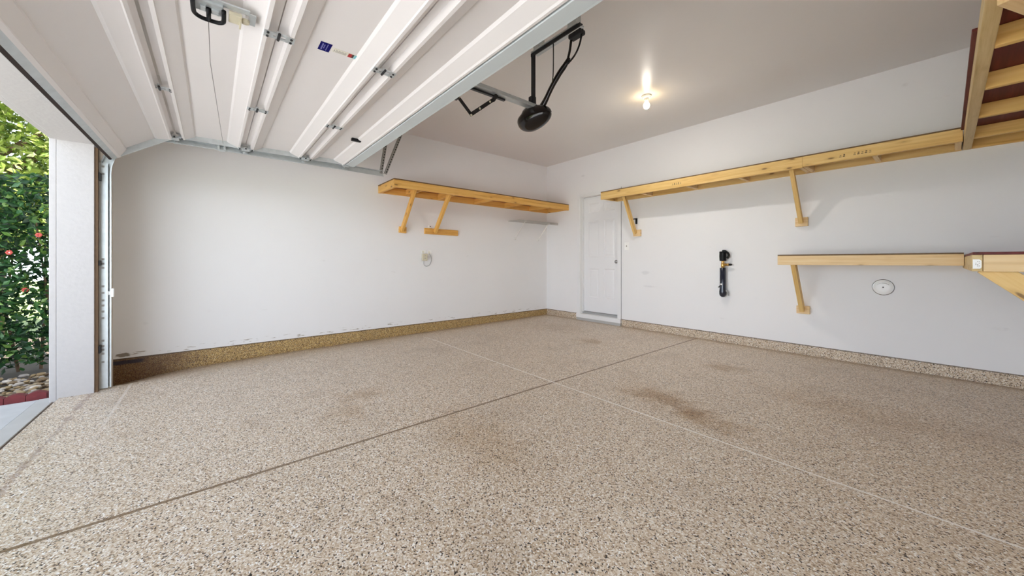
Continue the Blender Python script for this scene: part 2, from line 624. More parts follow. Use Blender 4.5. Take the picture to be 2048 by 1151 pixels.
M['osb_red'] = wood('dark_red_sheathing', (0.17, 0.025, 0.016), (0.115, 0.010, 0.008), (0.07, 0.006, 0.005), (0.04, 0.008, 0.006), 0.6)
M['pine_joist'] = wood('honey_pine', (0.85, 0.56, 0.19), (0.78, 0.47, 0.13), (0.58, 0.30, 0.06))
M['ply_red'] = wood('orange_brown_plywood', (0.55, 0.20, 0.07), (0.42, 0.13, 0.045), (0.30, 0.08, 0.03))
M['ply_edge'] = plain('dark_plywood_edge', (0.16, 0.09, 0.035), 0.7, 0, 0.3, 40)
M['brown_stop'] = plain('brown_wood_stop', (0.11, 0.06, 0.025), 0.7, 0, 0.25, 30)
M['tan_stop'] = plain('tan_stop_board', (0.40, 0.34, 0.26), 0.7, 0, 0.15, 30)
M['concrete'] = plain('pale_concrete', (0.53, 0.53, 0.53), 0.85, 0, 0.14, 9, bump=0.3)
M['concrete_edge'] = plain('smooth_concrete_apron', (0.50, 0.49, 0.47), 0.8, 0, 0.08, 9, bump=0.2)
M['dark_gap'] = plain('dirt_filled_gap', (0.10, 0.065, 0.05), 0.95, 0, 0.4, 60)
M['soil'] = plain('dark_soil', (0.065, 0.045, 0.03), 0.95, 0, 0.4, 14, bump=0.5)
M['grass'] = plain('garden_ground', (0.17, 0.22, 0.07), 0.9, 0, 0.4, 8, bump=0.4)
M['brick'] = plain('dark_red_brick', (0.15, 0.020, 0.022), 0.8, 0, 0.35, 30, bump=0.5)
M['bark'] = plain('brown_bark', (0.16, 0.10, 0.06), 0.9, 0, 0.4, 20, bump=0.5)
M['stucco'] = plain('pale_exterior_wall', (0.72, 0.68, 0.62), 0.85, 0, 0.06, 20, bump=0.2)
M['petal'] = plain('coral_petals', (0.40, 0.05, 0.035), 0.5, 0, 0.3, 40)
M['hedge_leaf'] = leafy('hedge_leaves', [(0.0, (0.004, 0.018, 0.006)), (0.5, (0.012, 0.055, 0.014)), (0.85, (0.04, 0.13, 0.025)), (1.0, (0.16, 0.27, 0.05))], 0.15)
M['tree_leaf'] = leafy('tree_leaves', [(0.0, (0.06, 0.11, 0.02)), (0.35, (0.20, 0.28, 0.04)), (0.75, (0.38, 0.45, 0.10)), (1.0, (0.60, 0.62, 0.30))], 0.3)
a = NT('river_pebbles')
_g = a.n('NewGeometry')
a.l(a.ramp(_g.outputs['Random Per Island'], [(0, (0.10, 0.06, 0.035)), (0.3, (0.27, 0.18, 0.085)), (0.6, (0.38, 0.28, 0.15)), (0.85, (0.30, 0.26, 0.23)), (1, (0.55, 0.48, 0.4))]), a.b.inputs['Base Color'])
a.b.inputs['Roughness'].default_value = 0.6
M['pebble'] = a.m
for _nm, _c, _e in (('bulb', (1.0, 0.965, 0.92), 2500), ('bulb_neck', (1.0, 0.78, 0.48), 45)):
    a = NT('lit_' + _nm)
    a.b.inputs['Base Color'].default_value = (1, 0.95, 0.85, 1)
    a.b.inputs['Emission Color'].default_value = (*_c, 1)
    a.b.inputs['Emission Strength'].default_value = _e
    M[_nm] = a.m

# ================================================================== THE SETTING
# floor: falls away gently towards the left front corner
def floor_z(x, y):
    pts = [(-0.95, 0.150), (-0.756, 0.144), (-0.4, 0.092), (-0.1, 0.066), (0.686, 0.045), (2.29, 0.028), (5.1, 0.0)]
    D = 0
    for (y0, d0), (y1, d1) in zip(pts, pts[1:]):
        if y0 <= y <= y1:
            D = d0 + (d1 - d0) * (y - y0) / (y1 - y0)
    if y < pts[0][0]:
        D = pts[0][1]
    t = min(max((-4.33 - x) / 0.67, 0), 1)
    return -D * t * t * (3 - 2 * t)


bm = bmesh.new()
xs = [XL - 0.02 + i * (XR + 0.04 - XL) / 90 for i in range(91)]
ys = [YO + 0.012 + i * (YB + 0.02 - YO) / 80 for i in range(81)]
grid = [[bm.verts.new((x, y, floor_z(x, y))) for y in ys] for x in xs]
for i in range(90):
    for j in range(80):
        bm.faces.new((grid[i][j], grid[i + 1][j], grid[i + 1][j + 1], grid[i][j + 1]))
ret = bmesh.ops.extrude_face_region(bm, geom=bm.faces[:])
for v in [g for g in ret['geom'] if isinstance(g, bmesh.types.BMVert)]:
    v.co.z = -0.3
o = mesh_of('floor', bm, M['floor'])
struct(o)

struct(box('ceiling', (XL - 0.15, YO, ZC), (XR + 0.15, YB + 0.2, ZC + 0.25), M['ceiling']))
struct(box('wall_left', (XL - 0.15, YF, CURB), (XL, YB + 0.15, ZC), M['wall_left']))
struct(box('wall_right', (XR, YF, CURB), (XR + 0.15, YB + 0.15, ZC), M['wall']))
DX0, DX1, DZ = -4.17, -3.385, 2.185      # doorway in the back wall
struct(boxes('wall_back', [((XL - 0.0, YB, CURB), (DX0, YB + 0.15, ZC)), ((DX1, YB, CURB), (XR, YB + 0.15, ZC)),
                           ((DX0, YB, DZ), (DX1, YB + 0.15, ZC))], M['wall']))
struct(boxes('wall_front', [((XL - 0.15, YO, -0.3), (JX0 - 0.09, YF, ZC)), ((JX1 + 0.09, YO, -0.3), (XR + 0.15, YF, ZC)),
                            ((JX0 - 0.09, YO, HZ + 0.09), (JX1 + 0.09, YF, ZC))], M['stucco']))
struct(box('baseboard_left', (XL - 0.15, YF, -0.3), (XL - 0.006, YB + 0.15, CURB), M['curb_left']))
struct(boxes('baseboard_back', [((XL - 0.006, YB + 0.006, -0.3), (DX0 - 0.062, YB + 0.15, CURB)),
                                ((DX1 + 0.062, YB + 0.006, -0.3), (XR, YB + 0.15, CURB))], M['curb_back']))
struct(box('baseboard_right', (XR + 0.006, YF, -0.3), (XR + 0.15, YB + 0.15, CURB), M['curb_back']))

# jambs and header of the garage opening
struct(boxes('trim_1', [((JX0 - 0.09, YO, floor_z(JX0 - 0.05, YO) - 0.02), (JX0, YF + 0.004, HZ + 0.09)),
                        ((JX0 - 0.09, YO - 0.035, -0.1), (JX0 + 0.0, YO, HZ + 0.09))], M['jamb'], bev=0.004))
struct(boxes('trim_2', [((JX0, YO, HZ), (JX1, YF + 0.004, HZ + 0.09)),
                        ((JX0 - 0.09, YO - 0.035, HZ + 0.004), (JX1 + 0.09, YO, HZ + 0.16))], M['jamb'], bev=0.004))
struct(boxes('trim_3', [((JX1, YO, -0.02), (JX1 + 0.09, YF + 0.004, HZ + 0.09)),
                        ((JX1, YO - 0.035, -0.1), (JX1 + 0.09, YO, HZ + 0.09))], M['jamb'], bev=0.004))
struct(box('trim_4', (JX0 - 0.115, YF, -0.05), (JX0 - 0.045, YF + 0.018, 1.93), M['tan_stop']))
struct(box('trim_5', (JX0 - 0.045, YF + 0.004, -0.05), (JX0 - 0.008, YF + 0.022, 1.93), M['brown_stop']))

# ------------------------------------------------------------------ entry door in the back wall
door = thing('door_1', 'white six panel entry door in the back wall beside the corner', 'door', ((DX0 + DX1) / 2, YB, 0))
struct(door)
fr = bmesh.new()
add_box(fr, (DX0 - 0.058, YB - 0.012, 0.09), (DX0 - 0.004, YB + 0.002, DZ + 0.045), 0.003)
add_box(fr, (DX1 + 0.004, YB - 0.012, 0.09), (DX1 + 0.058, YB + 0.002, DZ + 0.045), 0.003)
add_box(fr, (DX0 - 0.004, YB - 0.012, DZ + 0.002), (DX1 + 0.004, YB + 0.002, DZ + 0.045), 0.003)
add_box(fr, (DX0 - 0.004, YB - 0.006, 0.11), (DX0 + 0.012, YB + 0.15, DZ), 0.002)
add_box(fr, (DX1 - 0.012, YB - 0.006, 0.11), (DX1 + 0.004, YB + 0.15, DZ), 0.002)
add_box(fr, (DX0 + 0.012, YB - 0.006, DZ - 0.016), (DX1 - 0.012, YB + 0.15, DZ + 0.002), 0.002)
add_box(fr, (DX0 + 0.012, YB + 0.055, 0.12), (DX0 + 0.024, YB + 0.088, DZ - 0.016), 0.002)
mesh_of('door_frame', fr, M['white_trim'], door)
# slab with raised panels
sx0, sx1, sz0, sz1, sy = DX0 + 0.018, DX1 - 0.016, 0.155, DZ - 0.02, YB + 0.09
sl = bmesh.new()
W_, H_ = sx1 - sx0, sz1 - sz0
cols_ = [(0.137, 0.43), (0.57, 0.86)]
rows_ = [(0.125, 0.375), (0.475, 0.79), (0.865, 0.942)]
xs_ = [0] + [v for c in cols_ for v in c] + [1]
zs_ = [0] + [v for r in rows_ for v in r] + [1]
for i in range(5):
    for j in range(7):
        x0, x1 = sx0 + xs_[i] * W_, sx0 + xs_[i + 1] * W_
        z0, z1 = sz0 + zs_[j] * H_, sz0 + zs_[j + 1] * H_
        if i in (1, 3) and j in (1, 3, 5):
            prof = [(0, 0), (0.008, 0.007), (0.020, 0.008), (0.045, 0.002)]
            rings = []
            for ins, dep in prof:
                rings.append([sl.verts.new(p) for p in ((x0 + ins, sy + dep, z0 + ins), (x1 - ins, sy + dep, z0 + ins),
                                                        (x1 - ins, sy + dep, z1 - ins), (x0 + ins, sy + dep, z1 - ins))])
            for r0, r1 in zip(rings, rings[1:]):
                for k in range(4):
                    sl.faces.new((r0[k], r0[(k + 1) % 4], r1[(k + 1) % 4], r1[k]))
            sl.faces.new(rings[-1])
        else:
            sl.faces.new([sl.verts.new(p) for p in ((x0, sy, z0), (x1, sy, z0), (x1, sy, z1), (x0, sy, z1))])
bmesh.ops.remove_doubles(sl, verts=sl.verts, dist=1e-4)
add_box(sl, (sx0, sy + 0.0085, sz0), (sx1, sy + 0.045, sz1))
slab = mesh_of('door_slab', sl, M['white_door'], door)
boxes('gap_shade', [((sx0 - 0.007, sy - 0.004, sz0 - 0.006), (sx0 - 0.0002, sy + 0.04, sz1 + 0.006)), ((sx1 + 0.0002, sy - 0.004, sz0 - 0.006), (sx1 + 0.006, sy + 0.04, sz1 + 0.006)),
                        ((sx0 - 0.007, sy - 0.004, sz1 + 0.0002), (sx1 + 0.006, sy + 0.04, sz1 + 0.007)), ((sx0 - 0.007, sy - 0.004, sz0 - 0.010), (sx1 + 0.006, sy + 0.04, sz0 - 0.0002))], M['grey_cord'], door)  # grey strips that stand in for the shadow gap around the slab
box('casing_gap', (DX1 + 0.058, YB - 0.010, 0.09), (DX1 + 0.062, YB + 0.001, DZ + 0.045), M['grey_cord'], door)
lathe('door_knob', [(0.030, 0), (0.030, 0.008), (0.012, 0.012), (0.011, 0.035), (0.024, 0.042), (0.029, 0.055), (0.026, 0.068), (0.012, 0.074)],
      (-3.445, sy + 0.001, 1.03), M['chrome'], door, axis=(0, -1, 0))
o = boxes('door_sill', [((DX0 - 0.062, YB - 0.035, 0.045), (DX1 + 0.062, YB + 0.05, 0.112)),
                        ], M['white_trim'], door, 0.004)
box('threshold_strip', (DX0 + 0.012, YB + 0.05, 0.11), (DX1 - 0.012, YB + 0.15, 0.143), M['sill_grey'], door, 0.004)
box('sill_support', (DX0 - 0.058, YB - 0.028, -0.02), (DX1 + 0.058, YB + 0.05, 0.045), M['concrete_edge'], door, 0.003)

# ================================================================== GARAGE DOOR (open, overhead)
GX0, GX1 = -4.335, 0.655
gd = thing('garage_door', 'open white steel sectional garage door hanging overhead on its track', 'garage door', (-2.14, 0.3, 2.1))
LIP = 2.112
# section frames: origin at start joint skin level, direction along t, n pointing inward (down)
SK = 0.05
secs = [((-0.625 - 0.0, 1.92), (-0.262, 2.165)), ((-0.25, 2.162), (0.245, 2.162)), ((0.245, 2.162), (0.75, 2.162)), ((0.75, 2.162), (1.19, 2.162))]


def sec_frame(k):
    (y0, z0), (y1, z1) = secs[k]
    L = math.hypot(y1 - y0, z1 - z0)
    t = ((y1 - y0) / L, (z1 - z0) / L)
    n = (t[1], -t[0])
    return (y0, z0), t, n, L


def sp(k, x, t, n):
    (y0, z0), tv, nv, L = sec_frame(k)
    return (x, y0 + tv[0] * t + nv[0] * n, z0 + tv[1] * t + nv[1] * n)


for k in range(4):
    _, _, _, L = sec_frame(k)
    A = [(0.003, 0.006), (0.036, 0.010), (0.043, SK), (0.060, SK), (0.064, SK - 0.006), (0.125, 0.014), (0.133, 0.002)]
    if k == 0:
        A = [(0.0, 0.0), (0.0, SK), (0.02, SK), (0.024, SK - 0.006), (0.085, 0.014), (0.093, 0.002)]
    B = [(L - 0.142, 0.0), (L - 0.130, 0.013), (L - 0.064, SK - 0.008), (L - 0.060, SK), (L - 0.044, SK), (L - 0.038, 0.010), (L - 0.003, 0.006)]
    if k == 3:
        B = [(L - 0.165, 0.0), (L - 0.153, 0.013), (L - 0.078, SK - 0.008), (L - 0.070, SK), (L - 0.056, SK), (L - 0.050, 0.012), (L, 0.008)]
    prof = A + B
    out = [(prof[-1][0], -0.012), (prof[0][0], -0.012)]
    ring = prof + out
    bm = bmesh.new()
    ra = [bm.verts.new(sp(k, GX0, t, n)) for t, n in ring]
    rb = [bm.verts.new(sp(k, GX1, t, n)) for t, n in ring]
    for i in range(len(ring)):
        j = (i + 1) % len(ring)
        bm.faces.new((ra[i], ra[j], rb[j], rb[i]))
    bm.faces.new(ra)
    bm.faces.new(rb)
    s = mesh_of('door_section', bm, M['door_steel'], gd)
    # steel end stiles, as sub-parts
    for x0, x1 in ((GX0 - 0.004, GX0 + 0.012), (GX1 - 0.012, GX1 + 0.004)):
        bm = bmesh.new()
        q = [(0.02 if k else 0.0, 0.0), (0.02 if k else 0.0, SK - 0.004), (L - 0.02, SK - 0.004), (L - 0.02, 0.0)]
        va = [bm.verts.new(sp(k, x0, t, n)) for t, n in q]
        vb = [bm.verts.new(sp(k, x1, t, n)) for t, n in q]
        for i in range(4):
            bm.faces.new((va[i], va[(i + 1) % 4], vb[(i + 1) % 4], vb[i]))
        bm.faces.new(va)
        bm.faces.new(vb)
        mesh_of('end_stile', bm, M['galv'], s)


def sec_bar(name, k, t0, t1, n0, n1, x0, x1, mat, parent, bev=0.0):
    bm = bmesh.new()
    va = [bm.verts.new(sp(k, x0, t, n)) for t, n in ((t0, n0), (t1, n0), (t1, n1), (t0, n1))]
    vb = [bm.verts.new(sp(k, x1, t, n)) for t, n in ((t0, n0), (t1, n0), (t1, n1), (t0, n1))]
    for i in range(4):
        bm.faces.new((va[i], va[(i + 1) % 4], vb[(i + 1) % 4], vb[i]))
    bm.faces.new(va)
    bm.faces.new(vb)
    if bev:
        bmesh.ops.bevel(bm, geom=bm.edges[:], offset=bev, segments=2, affect='EDGES')
    return mesh_of(name, bm, mat, parent)


sec_bar('bottom_retainer', 0, -0.034, 0.0, 0.022, SK - 0.002, GX0, GX1, M['galv'], gd)
sec_bar('rubber_seal', 0, -0.052, -0.032, 0.012, SK - 0.004, GX0, GX1, M['rubber'], gd, 0.004)
# top strut
_, _, _, L3 = sec_frame(3)
st = bmesh.new()
q = [(1.146, 2.158), (1.146, 2.114), (1.150, 2.110), (1.222, 2.103), (1.232, 2.101), (1.234, 2.106), (1.234, 2.158), (1.228, 2.158), (1.228, 2.110), (1.152, 2.118), (1.152, 2.158)]
va = [st.verts.new((GX0 + 0.03, y, z)) for y, z in q]
vb = [st.verts.new((GX1 - 0.03, y, z)) for y, z in q]
for i in range(len(q)):
    j = (i + 1) % len(q)
    st.faces.new((va[i], va[j], vb[j], vb[i]))
st.faces.new(va)
st.faces.new(vb)
mesh_of('top_strut', st, M['strut'], gd)

# hinges over each joint
HX = [-4.30, -3.14, -2.05, -0.95, 0.62]
for k, jy in ((0, -0.256), (1, 0.245), (2, 0.75)):
    for x in HX:
        bm = bmesh.new()
        z = 2.112
        if k == 0:
            z = 2.118
        add_box(bm, (x - 0.028, jy - 0.060, z - 0.004), (x + 0.028, jy - 0.022, z - 0.001), 0.001)
        add_box(bm, (x - 0.028, jy + 0.028, z - 0.004), (x + 0.028, jy + 0.066, z - 0.001), 0.001)
        add_box(bm, (x - 0.026, jy - 0.024, z - 0.003), (x - 0.010, jy + 0.030, z + 0.003))
        add_box(bm, (x + 0.010, jy - 0.024, z - 0.003), (x + 0.026, jy + 0.030, z + 0.003))
        add_box(bm, (x - 0.012, jy - 0.010, z - 0.002), (x + 0.012, jy + 0.006, z + 0.018))
        h = mesh_of('hinge', bm, M['galv'], gd)
        bm = bmesh.new()
        add_tube(bm, [(x - 0.03, jy, z - 0.004), (x + 0.03, jy, z - 0.004)], 0.0065, 8)
        for dx in (-0.016, 0.016):
            for dy in (-0.045, 0.05):
                add_lathe(bm, [(0.006, 0), (0.006, 0.005)], (x + dx, jy + dy, z - 0.004), (0, 0, -1), 6)
        mesh_of('hinge_pin', bm, M['iron'], h)
# rollers carried at the left end of the joints
for jy in (-0.256, 0.245, 0.75, 1.15):
    bm = bmesh.new()
    add_tube(bm, [(GX0 + 0.06, jy, 2.100), (-4.40, jy, 2.100)], 0.0055, 8)
    add_lathe(bm, [(0.010, 0), (0.022, 0.002), (0.022, 0.010), (0.010, 0.012)], (-4.373, jy, 2.100), (-1, 0, 0), 16)
    add_box(bm, (GX0 + 0.005, jy - 0.03, 2.094), (GX0 + 0.05, jy + 0.03, 2.110), 0.002)
    mesh_of('roller', bm, M['galv'], gd)

# lock bar with its black T handle, seen at the top of the picture
bar = bmesh.new()
add_box(bar, (-1.966, -0.20, 2.113), (-1.932, 0.126, 2.119), 0.001)
add_box(bar, (-2.035, -0.055, 2.104), (-1.955, 0.036, 2.120), 0.003)
add_box(bar, (-2.020, -0.040, 2.096), (-1.985, -0.022, 2.106), 0.002)
add_box(bar, (-2.022, -0.004, 2.096), (-1.990, 0.022, 2.106), 0.002)
add_box(bar, (-2.040, 0.124, 2.113), (-1.950, 0.150, 2.116), 0.001)
lk = mesh_of('lock_plate', bar, M['galv'], gd)
hpts = [(-1.90, -0.062, 2.090), (-2.020, -0.062, 2.090), (-2.050, -0.055, 2.090), (-2.066, -0.036, 2.090), (-2.068, -0.010, 2.090),
        (-2.066, 0.018, 2.090), (-2.052, 0.034, 2.090), (-2.030, 0.038, 2.091), (-1.970, 0.037, 2.098)]
bm = bmesh.new()
add_tube(bm, smooth_path(hpts, 4), 0.0085, 10)
add_tube(bm, [(-2.064, -0.013, 2.090), (-1.990, -0.013, 2.098)], 0.0085, 10)
mesh_of('lock_handle', bm, M['black'], lk, smooth=True)
bm = bmesh.new()
add_box(bm, (-2.040, 0.054, 2.096), (-1.972, 0.100, 2.113), 0.003)
add_box(bm, (-2.058, 0.092, 2.088), (-1.985, 0.099, 2.10), 0.001)
add_lathe(bm, [(0.015, 0), (0.018, 0.004), (0.016, 0.014), (0.006, 0.017)], (-2.010, 0.112, 2.113), (0, 0, -1), 16)
mesh_of('latch_housing', bm, M['ivory'], lk)
tube('lock_cord', [(-2.072, -0.014, 2.086), (-2.55, -0.01, 2.112), (-3.4, 0.03, 2.13), (-4.30, 0.075, 2.13)], 0.0016, M['thin_cable'], gd, 6)
# labels stuck on the door
zl = 2.1605
def flat(name, x0, x1, y0, y1, mat, parent, z=zl, skew=0.0):
    bm = bmesh.new()
    add_box(bm, (x0, y0, z - 0.0012), (x1, y1, z - 0.0002))
    return mesh_of(name, bm, mat, parent)


lb = flat('blue_label', -2.132, -2.045, 0.428, 0.482, M['blue_label'], gd)
lb['label'] = 'navy blue label with small pale print'
bm = bmesh.new()
for i in range(9):
    add_box(bm, (-2.118 + i * 0.0068, 0.438 + 0.001 * (i % 2), zl - 0.002), (-2.1135 + i * 0.0068, 0.446 - 0.001 * (i % 3), zl - 0.0012))
for i in range(6):
    add_box(bm, (-2.105 + i * 0.007, 0.449, zl - 0.002), (-2.1005 + i * 0.007, 0.4535, zl - 0.0012))
for i in range(11):
    add_box(bm, (-2.120 + i * 0.006, 0.462, zl - 0.002), (-2.1160 + i * 0.006, 0.466, zl - 0.0012))
mesh_of('label_print', bm, M['label_print'], lb)
wl = flat('warning_label', -2.108, -2.068, 0.492, 0.618, M['cream_label'], gd)
wl['label'] = 'cream strip label with red, black and cyan end blocks'
bm = bmesh.new()
add_box(bm, (-2.102, 0.499, zl - 0.002), (-2.080, 0.503, zl - 0.0012))
for i in range(11):
    add_box(bm, (-2.104, 0.508 + i * 0.005, zl - 0.002), (-2.076 - 0.004 * (i % 3), 0.5105 + i * 0.005, zl - 0.0012))
mesh_of('label_print', bm, M['grey_print'], wl)
box('red_block', (-2.107, 0.570, zl - 0.002), (-2.070, 0.589, zl - 0.0011), M['red_label'], wl)
box('black_block', (-2.107, 0.589, zl - 0.002), (-2.070, 0.598, zl - 0.0011), M['dark_label'], wl)
box('cyan_block', (-2.107, 0.600, zl - 0.002), (-2.070, 0.617, zl - 0.0011), M['cyan_label'], wl)
o = box('lift_handle', (-3.492, 0.975, 2.136), (-3.455, 1.060, 2.162), M['black'], gd, 0.007)
o['label'] = 'small black plastic pull'

# ------------------------------------------------------------------ left track
tr = thing('door_track', 'galvanised steel garage door track along the left wall', 'door track', (-4.38, -0.66, 0))
# vertical rail: C channel, sweeping into the horizontal run
def channel(path, name, mat, parent, w=0.052, d=0.028, th=0.003, xi=-4.366):
    """path: list of (y,z); opening faces +x, web at x = xi - d"""
    bm = bmesh.new()
    prev = None
    for i, p in enumerate(path):
        a_, b_ = path[max(i - 1, 0)], path[min(i + 1, len(path) - 1)]
        t = Vector((b_[0] - a_[0], b_[1] - a_[1])).normalized()
        n = Vector((-t.y, t.x))
        sec = [(xi, -w / 2), (xi, -w / 2 - 0.008), (xi - d, -w / 2 - 0.004), (xi - d, w / 2 + 0.004), (xi, w / 2 + 0.008), (xi, w / 2),
               (xi - th, w / 2 + 0.003), (xi - d + th, w / 2), (xi - d + th, -w / 2), (xi - th, -w / 2 - 0.003)]
        ring = [bm.verts.new((sx_, p[0] + n.x * s_, p[1] + n.y * s_)) for sx_, s_ in sec]
        if prev:
            for k in range(len(ring)):
                j = (k + 1) % len(ring)
                bm.faces.new((prev[k], prev[j], ring[j], ring[k]))
        else:
            bm.faces.new(ring)
        prev = ring
    bm.faces.new(prev)
    return mesh_of(name, bm, mat, parent)


zb = floor_z(-4.38, -0.67) + 0.006
R = 0.36
arc = [(-0.672 + R - R * math.cos(t), 1.755 + R * math.sin(t)) for t in [math.radians(d) for d in range(0, 91, 10)]]
channel([(-0.672, zb), (-0.672, 0.9), (-0.672, 1.60)], 'vertical_rail', M['galv'], tr)
channel([(-0.672, 1.60)] + arc, 'curved_rail', M['galv'], tr)
channel([(arc[-1][0], arc[-1][1]), (0.6, 2.108), (1.60, 2.100)], 'horizontal_rail', M['galv'], tr)
# angle stiffener behind the horizontal rail
boxes('rail_stiffener', [((-4.412, -0.1, 2.128), (-4.362, 1.2, 2.132)), ((-4.412, -0.1, 2.132), (-4.408, 1.2, 2.170))], M['galv'], tr)
# wall angle along the vertical rail, with its row of slots
ang = boxes('wall_angle', [((-4.362, YF + 0.018, zb), (-4.358, -0.655, 1.83)), ((-4.412, YF + 0.0005, zb), (-4.358, YF + 0.018, 1.83))], M['galv'], tr)
bm = bmesh.new()
for z in (1.80, 1.74, 1.05, 1.014, 0.981, 0.831, 0.778, 0.717, 0.676, 0.627, 0.574, 0.391, 0.347, 0.318, 0.286, 0.22):
    add_box(bm, (-4.3585, -0.690, z - 0.008), (-4.3572, -0.674, z + 0.008), 0.0003)
merge_in(ang, bm, M['galv_dark'])
for z0_, z1_ in ((1.68, 1.74), (1.00, 1.04), (0.30, 0.36)):
    box('jamb_bracket', (-4.37, YF + 0.02, z0_), (-4.30, YF + 0.03, z1_), M['iron'], tr)
bm = bmesh.new()
add_box(bm, (-4.372, -0.642, 0.742), (-4.352, -0.622, 0.812), 0.004)
add_box(bm, (-4.366, -0.655, 0.76), (-4.360, -0.640, 0.79))
mesh_of('track_catch', bm, M['white_plastic'], tr)
# side latch on the horizontal run
bm = bmesh.new()
add_box(bm, (-4.375, 0.015, 2.118), (-4.340, 0.105, 2.128), 0.002)
add_box(bm, (-4.366, 0.035, 2.072), (-4.344, 0.052, 2.122), 0.002)
add_box(bm, (-4.366, 0.080, 2.085), (-4.344, 0.095, 2.122), 0.002)
add_box(bm, (-4.360, 0.045, 2.066), (-4.350, 0.088, 2.078), 0.002)
mesh_of('side_latch', bm, M['galv'], tr)
o = box('yellow_strip', (-4.3575, 0.44, 2.134), (-4.3555, 0.70, 2.152), M['yellow_label'], tr)
box('strip_backing', (-4.3625, 0.40, 2.130), (-4.3576, 0.75, 2.158), M['galv'], tr)


def perforated(name, a_, b_, mat, parent):
    """slotted angle iron from a_ to b_ : two thin flanges with punched dark slots"""
    m, ln = frame_m(a_, b_, (1, 0, 0.01))
    bm = bmesh.new()
    add_box(bm, (-ln / 2, -0.016, -0.001), (ln / 2, 0.016, 0.001))
    add_box(bm, (-ln / 2, 0.014, -0.030), (ln / 2, 0.016, 0.001))
    o_ = mesh_of(name, bm, mat, parent, m)
    bm = bmesh.new()
    n_ = int(ln / 0.035)
    for i in range(n_):
        c = -ln / 2 + 0.02 + i * 0.035
        add_box(bm, (c, -0.008, 0.001), (c + 0.018, 0.004, 0.0016))
        add_box(bm, (c, 0.0132, -0.022), (c + 0.018, 0.0140, -0.008))
    merge_in(o_, bm, M['iron'])
    return o_


perforated('hanger_strap', (-4.385, 1.575, 2.10), (-4.385, 1.70, ZC), M['galv_dark'], tr)
perforated('hanger_strap', (-4.375, 1.625, 2.10), (-4.375, 1.92, ZC), M['galv_dark'], tr)

# ================================================================== DOOR OPENER REMAINS
op = thing('door_opener', 'dark door opener with a glossy black housing hung from the ceiling centre', 'door opener', (-2.17, 2.05, ZC))
# rounded housing
bm = bmesh.new()
bmesh.ops.create_uvsphere(bm, u_segments=32, v_segments=20, radius=1)
for v in bm.verts:
    p = v.co.copy()
    a_ = math.atan2(p.z, p.x)
    r = 1.0 + 0.07 * math.cos(2 * a_ + 0.6) - 0.26 * max(0, math.cos(a_ - math.radians(138))) ** 14 + 0.05 * math.cos(3 * a_)
    v.co = Vector((p.x * 0.170 * r, p.y * 0.10, p.z * 0.104 * r))
m = Matrix.Translation((-2.19, 2.05, 2.222)) @ Matrix.Rotation(math.radians(-2), 4, 'Y')
mesh_of('housing', bm, M['blob'], op, m, smooth=True)
# hanger irons to the ceiling
bm = bmesh.new()
add_box(bm, (-2.196, 2.030, 2.29), (-2.150, 2.036, 2.75))
add_box(bm, (-2.196, 2.036, 2.29), (-2.190, 2.062, 2.75))
o = mesh_of('hanger_iron', bm, M['iron'], op)
bm = bmesh.new()
add_box(bm, (-2.196, 2.026, 2.722), (-1.68, 2.030, 2.748))
add_box(bm, (-2.196, 2.030, 2.744), (-1.68, 2.062, 2.748))
mesh_of('cross_iron', bm, M['iron'], op)
boxes('ceiling_mount', [((-2.19, 2.02, 2.7485), (-1.70, 2.10, 2.76)), ((-1.80, 2.03, 2.76), (-1.72, 2.09, ZC)), ((-2.17, 2.03, 2.76), (-2.10, 2.09, ZC))], M['galv'], op, 0.002)
bm = bmesh.new()
add_box(bm, (-2.222, 2.022, 2.28), (-2.176, 2.070, 2.40), 0.006)
mesh_of('hanger_joint', bm, M['iron'], op)
# curved arm that forks towards the ceiling
bm = bmesh.new()
add_tube(bm, smooth_path([(-2.10, 2.05, 2.27), (-2.045, 2.05, 2.325), (-1.985, 2.05, 2.395), (-1.905, 2.05, 2.470), (-1.84, 2.05, 2.515), (-1.80, 2.05, 2.555)], 5),
         [0.030, 0.029, 0.028, 0.026, 0.025, 0.024, 0.023, 0.022, 0.022, 0.022, 0.022, 0.022, 0.022, 0.023, 0.023, 0.023, 0.023, 0.023, 0.023, 0.022, 0.021, 0.020, 0.018, 0.016, 0.015, 0.014], 12, 0.8)
add_tube(bm, smooth_path([(-1.825, 2.05, 2.52), (-1.795, 2.05, 2.60), (-1.778, 2.05, 2.68), (-1.755, 2.05, 2.715)], 5), 0.012, 10, 0.5)
add_tube(bm, smooth_path([(-1.85, 2.05, 2.50), (-1.75, 2.05, 2.545), (-1.70, 2.05, 2.610), (-1.672, 2.05, 2.705)], 5), 0.0075, 10, 0.8)
mesh_of('curved_arm', bm, M['blob'], op, smooth=True)
boxes('arm_head', [((-1.785, 2.02, 2.672), (-1.670, 2.08, 2.705))], M['iron'], op, 0.008)
tube('release_cord', smooth_path([(-1.958, 2.045, 2.745), (-1.957, 2.045, 2.60), (-1.965, 2.045, 2.45), (-2.003, 2.045, 2.348)], 5), 0.0042, M['arm_black'], op, 8)
# rail back to the door
boxes('opener_rail', [((-2.17, 1.18, 2.272), (-2.11, 2.02, 2.300))], M['galv'], op, 0.003)
bm = bmesh.new()
add_box(bm, (-2.172, 1.18, 2.258), (-2.15, 1.72, 2.270), 0.001)
mesh_of('rail_chain', bm, M['arm_black'], op)
